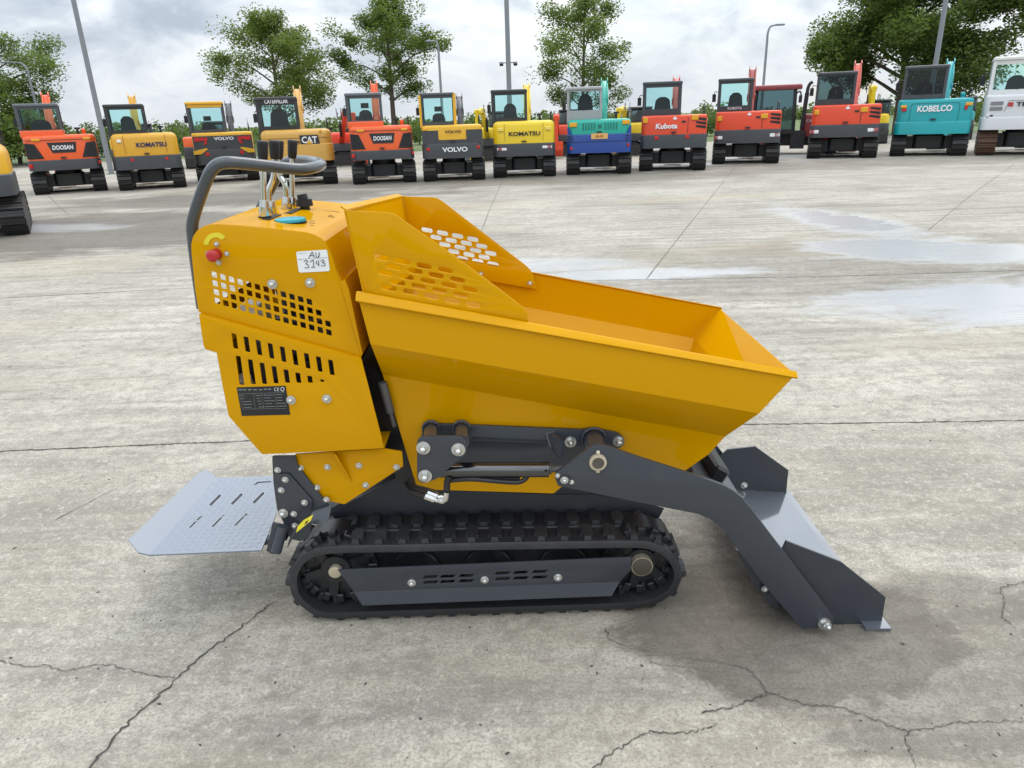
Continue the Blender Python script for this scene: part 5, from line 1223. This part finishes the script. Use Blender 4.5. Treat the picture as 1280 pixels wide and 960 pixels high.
left = [o for o in bpy.data.objects if o.get('label', '').startswith('yellow excavator with charcoal')][0]
mb = MB()
for k in range(7): mb.box((.72, -.034 + .012 * k, 1.30 + .07 * k), (.14 - .006 * k, .03, .03))
mb.build('louvres', XB, [o for o in left.children if o.name.startswith('engine_cover')][0], smooth=0)

# second row behind, facing the camera with lowered booms
ROW2 = [
 (140, 33.5, (.70, .40, .015), 'yellow excavator with lowered arm glimpsed between the two machines at the left', 1.9, 0),
 (236, 33.0, (.75, .12, .02), 'orange excavator in the second row behind the golden yellow machine', 1.2, 0),
 (418, 31.0, (.80, .055, .015), 'red orange excavator with raised arm behind the tan machine', 2.05, -.5),
 (611, 31.0, (.74, .55, .015), 'yellow excavator with arched arm in the second row beside the lemon yellow machine', 2.0, .35),
 (702, 33.0, (.75, .07, .02), 'red excavator in the second row between the lemon yellow and the teal machine', 1.7, 0),
 (795, 31.5, (.74, .52, .015), 'yellow excavator in the second row behind the teal machine', 1.9, .3),
 (1103, 35.0, (.76, .55, .012), 'bright yellow excavator with sloping arm beside the turquoise machine', 2.5, -.25),
 (1212, 36.0, (.01, .30, .33), 'teal excavator in the second row in front of the white machine', 1.0, 0),
]
for i, (px, yy_, colr, lab, bt_, ln) in enumerate(ROW2):
    x = ray(px, 160).x / ray(px, 160).y * yy_; az = math.atan2(x, yy_)
    excavator('excavator', lab, (x, yy_ + 1.5, 0), math.pi - az, .95, dict(body=colr, style=None, z=(.6, .92, 1.35, 2.0), cab=(-.95, .0), cabc=(.03, .033, .036), bt=bt_, pose='low', bx=.1, lean=ln, bucketc=colr, boomc=colr, tint=1, group='excavators in the second row', mirror=False))

# dark red tractor standing sideways behind the row
TX, TY = ray(975, 170).x / ray(975, 170).y * 29.0, 29.0
tr = tag(empty('tractor', (TX, TY, 0), -R(20)), 'dark red tractor with glazed cab and tall black exhaust behind the back row', 'tractor')
RED = PT((.20, .012, .016)); RED2 = PT((.28, .018, .02))
mb = MB(); z0, z1 = .75, 2.30
for x, y in ((-1.05, -.7), (.45, -.7), (-1.05, .7), (.45, .7)): mb.bar((x, y, z0), (x * .93 - .02, y * .95, z1), .08, .08)
mb.box((-.3, -.7, z0 + .06), (1.5, .08, .12)); mb.box((-.3, .7, z0 + .06), (1.5, .08, .12)); mb.box((-.3, 0, z0), (1.5, 1.4, .06)); cb = mb.build('cab', XB, tr, smooth=0)
mb = MB(); rbox(mb, -1.15, .62, -.78, .78, z1, z1 + .17, .15, 4, .08); mb.build('roof', RED, cb)
for nm, pts in (('side_window', [(-1.0, -.70, z0 + .1), (.42, -.70, z0 + .1), (.38, -.67, z1), (-.95, -.67, z1)]), ('side_window', [(-1.0, .70, z0 + .1), (.42, .70, z0 + .1), (.38, .67, z1), (-.95, .67, z1)]), ('windscreen', [(.45, -.66, z0 + .1), (.45, .66, z0 + .1), (.41, .66, z1), (.41, -.66, z1)])):
    mb = MB(); mb.face(pts); mb.build(nm, M['glassdark'], cb, smooth=0)
mb = MB(); rbox(mb, .70, 2.5, -.42, .42, .62, 1.42, .12, 4, .08); hd_ = mb.build('bonnet', RED2, tr)
text_on('lettering', 'CASE IH', (1.15, -.43, 1.18), (1, 0, 0), (0, 0, 1), .55, .10, WG, hd_, .02)
mb = MB(); mb.cyl((.74, -.58, .9), (.80, -.58, 2.15), .075, .075, 14); mb.tube([(.80, -.58, 2.1), (.81, -.58, 2.3), (.86, -.58, 2.45), (.95, -.58, 2.52)], .06, 12); mb.build('exhaust', XB, tr)
mb = MB(); mb.tube([(.42, -.72, 2.15), (.55, -.82, 2.2), (.60, -.84, 2.05)], .03, 8); mb.box((.58, -.86, 1.95), (.12, .06, .26), None, .02); mb.build('mirror', XB, cb)
mb = MB(); rbox(mb, -1.2, 2.3, -.34, .34, .30, .75, .08); mb.bar((.62, -.55, .2), (.62, -.55, .85), .5, .35); mb.build('underframe', XB, tr, smooth=30)
for x, r in ((-.75, .72), (1.75, .52)):
    for y in (-.82, .82):
        mb = MB(); mb.cyl((x, y - .2, r), (x, y + .2, r), r, r, 28)
        for k in range(22):
            a = k / 22 * 6.283; mb.box((x + math.cos(a) * r, y, r + math.sin(a) * r), (.05, .38, .06), Matrix.Rotation(-a, 3, 'Y'))
        bmz = min(v.co.z for v in mb.bm.verts); bmesh.ops.translate(mb.bm, vec=(0, 0, -bmz), verts=mb.bm.verts)
        wl_ = mb.build('wheel', M['rubber'], tr, smooth=30)
        mb = MB(); mb.cyl((x, y - .21, r - bmz), (x, y + .21, r - bmz), r * .55, r * .55, 24); mb.build('rim', RED, wl_)

# ------------------------------------------------------------------ poles and lamps
def pole_at(px, py, yy_): v = Y(px, py, yy_); return v.x
def pole(name, label, x, y, h, r0, r1, cat, group=None):
    o = tag(empty(name, (x, y, 0)), label, cat, group)
    mb = MB(); mb.cyl((0, 0, 0), (0, 0, h), r0, r1, 16); s_ = mb.build('shaft', M['steelgrey'], o)
    mb = MB(); mb.cyl((0, 0, 0), (0, 0, .03), r0 * 1.9, r0 * 1.9, 16); mb.build('base_flange', M['steelgrey'], o)
    return o
pole('light_mast', 'tall leaning-looking grey mast at the left, behind the golden yellow excavator', -15.88, 30, 12, .10, .075, 'mast', 'tall floodlight masts')
pm = pole('light_mast', 'tall grey mast with two small floodlights in the middle of the row', .27, 30, 12, .10, .075, 'mast', 'tall floodlight masts')
for s_ in (-1, 1):
    mb = MB(); mb.bar((0, 0, 3.62), (s_ * .24, 0, 3.62), .03, .03); mb.box((s_ * .27, -.03, 3.58), (.15, .18, .10), Matrix.Rotation(R(25), 3, 'X'), .015); mb.build('floodlight', XB, pm, smooth=30)
pole('light_mast', 'tall grey mast rising in front of the big dark tree at the right', 16.87, 30, 12, .10, .075, 'mast', 'tall floodlight masts')
def street_lamp(label, px, pyb, pyt, pxt, yy_, side, over, col='steelgrey'):
    b_ = Y(px, pyb, yy_); tpt = Y(pxt, pyt, yy_)
    o = tag(empty('street_lamp', (b_.x, yy_, 0)), label, 'street lamp', 'street lamps beyond the yard')
    h = tpt.z
    mb = MB(); mb.cyl((0, 0, 0), (0, 0, h - .7), .085, .06, 12); mb.build('shaft', M[col], o)
    mb = MB(); mb.tube([(0, 0, h - .72), (0, 0, h - .35), (side * over * .22, 0, h - .06), (side * over * .6, 0, h), (side * over, 0, h + .04)], [.06, .055, .05, .045, .04], 10); mb.build('arm', M[col], o)
    mb = MB(); mb.box((side * (over + .16), 0, h + .03), (.5, .2, .09), None, .03); mb.build('lamp_head', M['steelgrey'], o, smooth=40)
street_lamp('slim street lamp with curved neck right of the middle', 953, 120, 32, 962, 42, 1, .45)
street_lamp('slim street lamp against the dense tree at the left edge', 42, 120, 78, 30, 42, -1, .9)
street_lamp('short street lamp in front of the slender tree', 551, 110, 52, 546, 42, -1, .25)

# ------------------------------------------------------------------ trees
def leaf_mat(name, a, b_, c):
    m, t, b = nt(name)
    co = N(t, 'ShaderNodeTexCoord').outputs['Object']
    n1 = noise_n(t, co, 0.9, 3); n2 = noise_n(t, co, 7, 2)
    col_ = mixc(t, ramp(t, n2, .35, .65), mixc(t, ramp(t, n1, .38, .62), a, b_), c)
    t.links.new(col_, b.inputs['Base Color']); b.inputs['Roughness'].default_value = .55; b.inputs['Specular IOR Level'].default_value = .3
    tl = N(t, 'ShaderNodeBsdfTranslucent'); t.links.new(mixc(t, .5, col_, (.26, .36, .04)), tl.inputs[0])
    mx = N(t, 'ShaderNodeMixShader'); mx.inputs[0].default_value = .42
    t.links.new(b.outputs[0], mx.inputs[1]); t.links.new(tl.outputs[0], mx.inputs[2]); t.links.new(mx.outputs[0], t.nodes['Material Output'].inputs[0])
    return m
LF = [leaf_mat('leaves', (.052, .098, .020), (.10, .16, .028), (.15, .20, .05)), leaf_mat('leaves', (.038, .072, .018), (.072, .118, .026), (.11, .155, .04)), leaf_mat('leaves', (.072, .118, .022), (.13, .18, .032), (.17, .22, .055))]
BARK = paint('bark', (.075, .06, .048), .9, dirt=.4, bump=.4)
def leaves(bm, c, n_, rad, size, rnd, flat=.75):
    for _ in range(n_):
        while True:
            v = Vector((rnd.uniform(-1, 1), rnd.uniform(-1, 1), rnd.uniform(-1, 1)))
            if v.length < 1: break
        p = c + Vector((v.x * rad, v.y * rad, v.z * rad * flat)); s_ = size * rnd.uniform(.6, 1.3)
        q_ = Matrix.Rotation(rnd.uniform(0, 6.28), 3, 'Z') @ Matrix.Rotation(rnd.uniform(-1.1, 1.1), 3, 'X') @ Matrix.Rotation(rnd.uniform(-.8, .8), 3, 'Y')
        a = [p + q_ @ Vector(w_) * s_ for w_ in ((-.5, 0, 0), (0, -.34, .06), (.5, 0, 0), (0, .34, .06))]
        vs = [bm.verts.new(x) for x in a]; bm.faces.new((vs[0], vs[1], vs[2])); bm.faces.new((vs[0], vs[2], vs[3]))
def tree(label, px, yy_, top, bot, wid, mat, seed, dens=1.0, trunk_r=.16, leafs=.17, cat='tree', asym=0.0, shape='round', name='tree', gaps=.12):
    """top / bot: crown heights (m); wid: crown half width"""
    rnd = random.Random(seed); x = ray(px, 120).x / ray(px, 120).y * yy_
    o = tag(empty(name, (x, yy_, 0), rnd.uniform(0, 6)), label, cat, 'trees behind the yard'); o.rotation_euler.z = 0
    tb = MB(); cb_ = MB(); h = top - bot
    lean = Vector((rnd.uniform(-.3, .3), 0, 0)); mid = Vector((lean.x * .6, 0, bot + h * .35)); tip = Vector((lean.x, 0, top - h * .10))
    tb.tube([(0, 0, 0), (lean.x * .2, 0.05, bot * .6), mid, tip], [trunk_r, trunk_r * .8, trunk_r * .55, trunk_r * .12], 9, 5)
    nb = int(17 * (1 if shape == 'round' else .9)); tips = []
    for k in range(nb):
        u = (k + .5) / nb; zz = bot - h * .06 + h * u * .94; a = k * 2.4 + rnd.uniform(-.4, .4)
        prof_ = (math.sin(math.pi * min(1, .20 + u * .80)) ** .75) if shape == 'round' else (1 - u * .72) * (.55 + .45 * math.sin(math.pi * min(1, .3 + u)))
        ln = wid * prof_ * rnd.uniform(.72, 1.12) * (1 + asym * math.cos(a))
        s_ = Vector((lean.x * min(1, zz / top), 0, max(zz - h * .16, bot * .55))); e_ = Vector((s_.x + math.cos(a) * ln, math.sin(a) * ln, zz + rnd.uniform(-.1, .15) * h * .3 + ln * .10))
        m_ = s_.lerp(e_, .5) + Vector((0, 0, ln * .10)); r_ = trunk_r * (.42 - .22 * u)
        tb.tube([s_, m_, e_], [r_, r_ * .6, .012], 6, 4)
        for j in range(4):
            f = rnd.uniform(.35, 1.0); p = s_.lerp(e_, f) + Vector((0, 0, ln * .06)); d = Vector((rnd.uniform(-1, 1), rnd.uniform(-1, 1), rnd.uniform(-.35, .6))); q_ = p + d * ln * .32
            tb.tube([p, p.lerp(q_, .5) + Vector((0, 0, .04)), q_], [r_ * .4, r_ * .25, .008], 5, 3); tips.append(q_); tips.append(p.lerp(q_, .5))
        tips.append(e_); tips.append(s_.lerp(e_, .72))
    for p in tips:
        if rnd.random() < gaps: continue
        rad = wid * rnd.uniform(.10, .22); leaves(cb_.bm, p, int(170 * dens * rnd.uniform(.5, 1.4)), rad * 1.18, leafs * .80, rnd)
    tb.build('trunk', BARK, o, smooth=60); cb_.build('crown', mat, o, smooth=0)
    return o
def zt(px, py, yy_): return Y(px, py, yy_).z
Dp = 46.0
tree('wide spreading light green tree left of the middle', 347, Dp, zt(345, 6, Dp), zt(345, 130, Dp), 4.0, LF[2], 3, 1.2, asym=0, trunk_r=.17, gaps=.06)
tree('slender light green tree with bare trunk between two excavators', 489, Dp, zt(490, -14, Dp), zt(490, 105, Dp), 3.4, LF[0], 12, 1.15, trunk_r=.18, gaps=.14)
tree('thin airy tree with sparse crown right of the tall mast', 728, Dp, zt(728, -22, Dp), zt(728, 118, Dp), 3.6, LF[0], 21, .95, trunk_r=.14, gaps=.22)
tree('big dark spreading tree at the right', 1128, 44, zt(1128, -42, 44), zt(1128, 102, 44), 6.1, LF[1], 31, 3.6, trunk_r=.30, gaps=.06, leafs=.22)
tree('dense green tree at the left frame edge', -12, 44, zt(5, 22, 44), zt(5, 150, 44), 4.3, LF[0], 41, 1.6, trunk_r=.2, gaps=.05)
bu = None; rnd = random.Random(77)
def bush_mesh(seed, wid, hh, mat, n_):
    rnd = random.Random(seed); cb_ = MB()
    for k in range(n_):
        a = rnd.uniform(0, 6.28); rr = rnd.random() ** .5 * wid; p = Vector((math.cos(a) * rr, math.sin(a) * rr, hh * (.12 + .8 * rnd.random() * (1 - .55 * (rr / wid) ** 2))))
        leaves(cb_.bm, p, 22, .30, .16, rnd)
    me = bpy.data.meshes.new('foliage'); cb_.bm.to_mesh(me); cb_.bm.free(); me.materials.append(mat); return me
BM = [bush_mesh(1, 1.7, 2.4, LF[1], 120), bush_mesh(2, 2.2, 1.9, LF[0], 130), bush_mesh(3, 1.4, 3.0, LF[1], 120)]
stem_me = MB(); stem_me.tube([(0, 0, 0), (.1, 0, .8), (.05, .1, 1.6)], [.07, .05, .02], 7); stem_o = stem_me.build('stem', BARK, None); STEM = stem_o.data; bpy.data.objects.remove(stem_o)
BUSH = [(-4, 40, 1.6, 2, 'dark tall shrub at the left frame edge'), (14, 43, 1.7, 0, 'round dark shrub behind the leftmost orange excavator'), (38, 45, 1.35, 2, 'tall dark shrub beside the leftmost orange excavator'), (100, 52, .95, 1, 'low shrub behind the leftmost orange excavator roof'), (126, 52, 1.15, 0, 'dark shrub at the foot of the left mast'), (143, 54, .9, 1, 'pale shrub right of the left mast foot'),
        (222, 50, .95, 1, 'green shrub between the golden yellow and the dark grey excavator'), (238, 52, 1.05, 0, 'dark green shrub beside the dark grey excavator'), (322, 54, .9, 1, 'low shrub left of the tan excavator'), (432, 56, .8, 1, 'low shrub behind the red orange arm'), (523, 56, .9, 0, 'dark shrub between the orange and the yellow charcoal excavator'), (612, 56, .9, 1, 'low green shrub left of the lemon yellow excavator'), (700, 56, .9, 0, 'dark low shrub left of the teal excavator'),
        (792, 58, .75, 1, 'low shrub left of the lettered orange red excavator'), (884, 54, .9, 0, 'dark shrub right of the lettered orange red excavator'), (1030, 60, .8, 1, 'distant shrub behind the tractor bonnet'), (1214, 58, .9, 0, 'dark shrub left of the white excavator'), (1200, 62, .9, 1, 'distant pale shrub right of the turquoise excavator')]
for px, yy_, s_, k, lab in BUSH:
    x = ray(px, 160).x / ray(px, 160).y * yy_
    o = tag(empty('shrub', (x, yy_, 0)), lab, 'shrub', 'shrubs along the field edge'); o.scale = (s_, s_, s_)
    link_mesh('foliage', BM[k], None, o); link_mesh('stem', STEM, None, o)
# far belt of trees closing the horizon
mb = MB(); rnd = random.Random(9)
for i in range(520):
    x = -150 + 300 * i / 520 + rnd.uniform(-1, 1); yy_ = 120 + rnd.uniform(-4, 8); hh = 1.6 + 1.3 * noise.noise(Vector((x * .06, 3, 0))) + rnd.uniform(-.4, .5)
    hh *= 1 + 1.1 * max(0, noise.noise(Vector((x * .13, 8, 0)))) + .5 * noise.noise(Vector((x * .35, 1, 0)))
    for k in range(3): leaves(mb.bm, Vector((x, yy_, hh * (.25 + .3 * k))), 22, 1.0, .55, rnd)
tag(mb.build('far_wood', LF[1], smooth=0), 'dark belt of far woodland along the horizon behind the machines', 'woodland', None, 'stuff')
# wire mesh fence at the far left
fo = tag(empty('wire_fence', (0, 0, 0)), 'low wire mesh fence on the grass behind the leftmost excavators', 'fence')
mb = MB(); x0, x1, yy_ = -34, -20, 43.4
for k in range(9): mb.cyl((x0 + (x1 - x0) * k / 8, yy_, 0), (x0 + (x1 - x0) * k / 8, yy_, 1.5), .035, .035, 8)
mb.build('post', M['steelgrey'], fo)
mb = MB()
for k in range(8): mb.bar((x0, yy_ - .04, .1 + k * .19), (x1, yy_ - .04, .1 + k * .19), .012, .012)
for k in range(90): mb.bar((x0 + (x1 - x0) * k / 89, yy_ - .05, .05), (x0 + (x1 - x0) * k / 89, yy_ - .05, 1.45), .010, .010, up=(0, 1, 0))
mb.build('wire_mesh', M['steelgrey'], fo)

# ------------------------------------------------------------------ render settings
sc.view_settings.view_transform = 'Standard'; sc.view_settings.look = 'None'; sc.view_settings.exposure = 0.04; sc.view_settings.gamma = 1.0
sc.view_settings.use_curve_mapping = False
sc.render.engine = 'CYCLES'
sc.cycles.use_denoising = True; sc.cycles.denoiser = 'OPENIMAGEDENOISE'; sc.cycles.denoising_prefilter = 'ACCURATE'; sc.cycles.denoising_input_passes = 'RGB_ALBEDO_NORMAL'
sc.cycles.max_bounces = 8; sc.cycles.transparent_max_bounces = 24; sc.cycles.caustics_reflective = False; sc.cycles.caustics_refractive = False
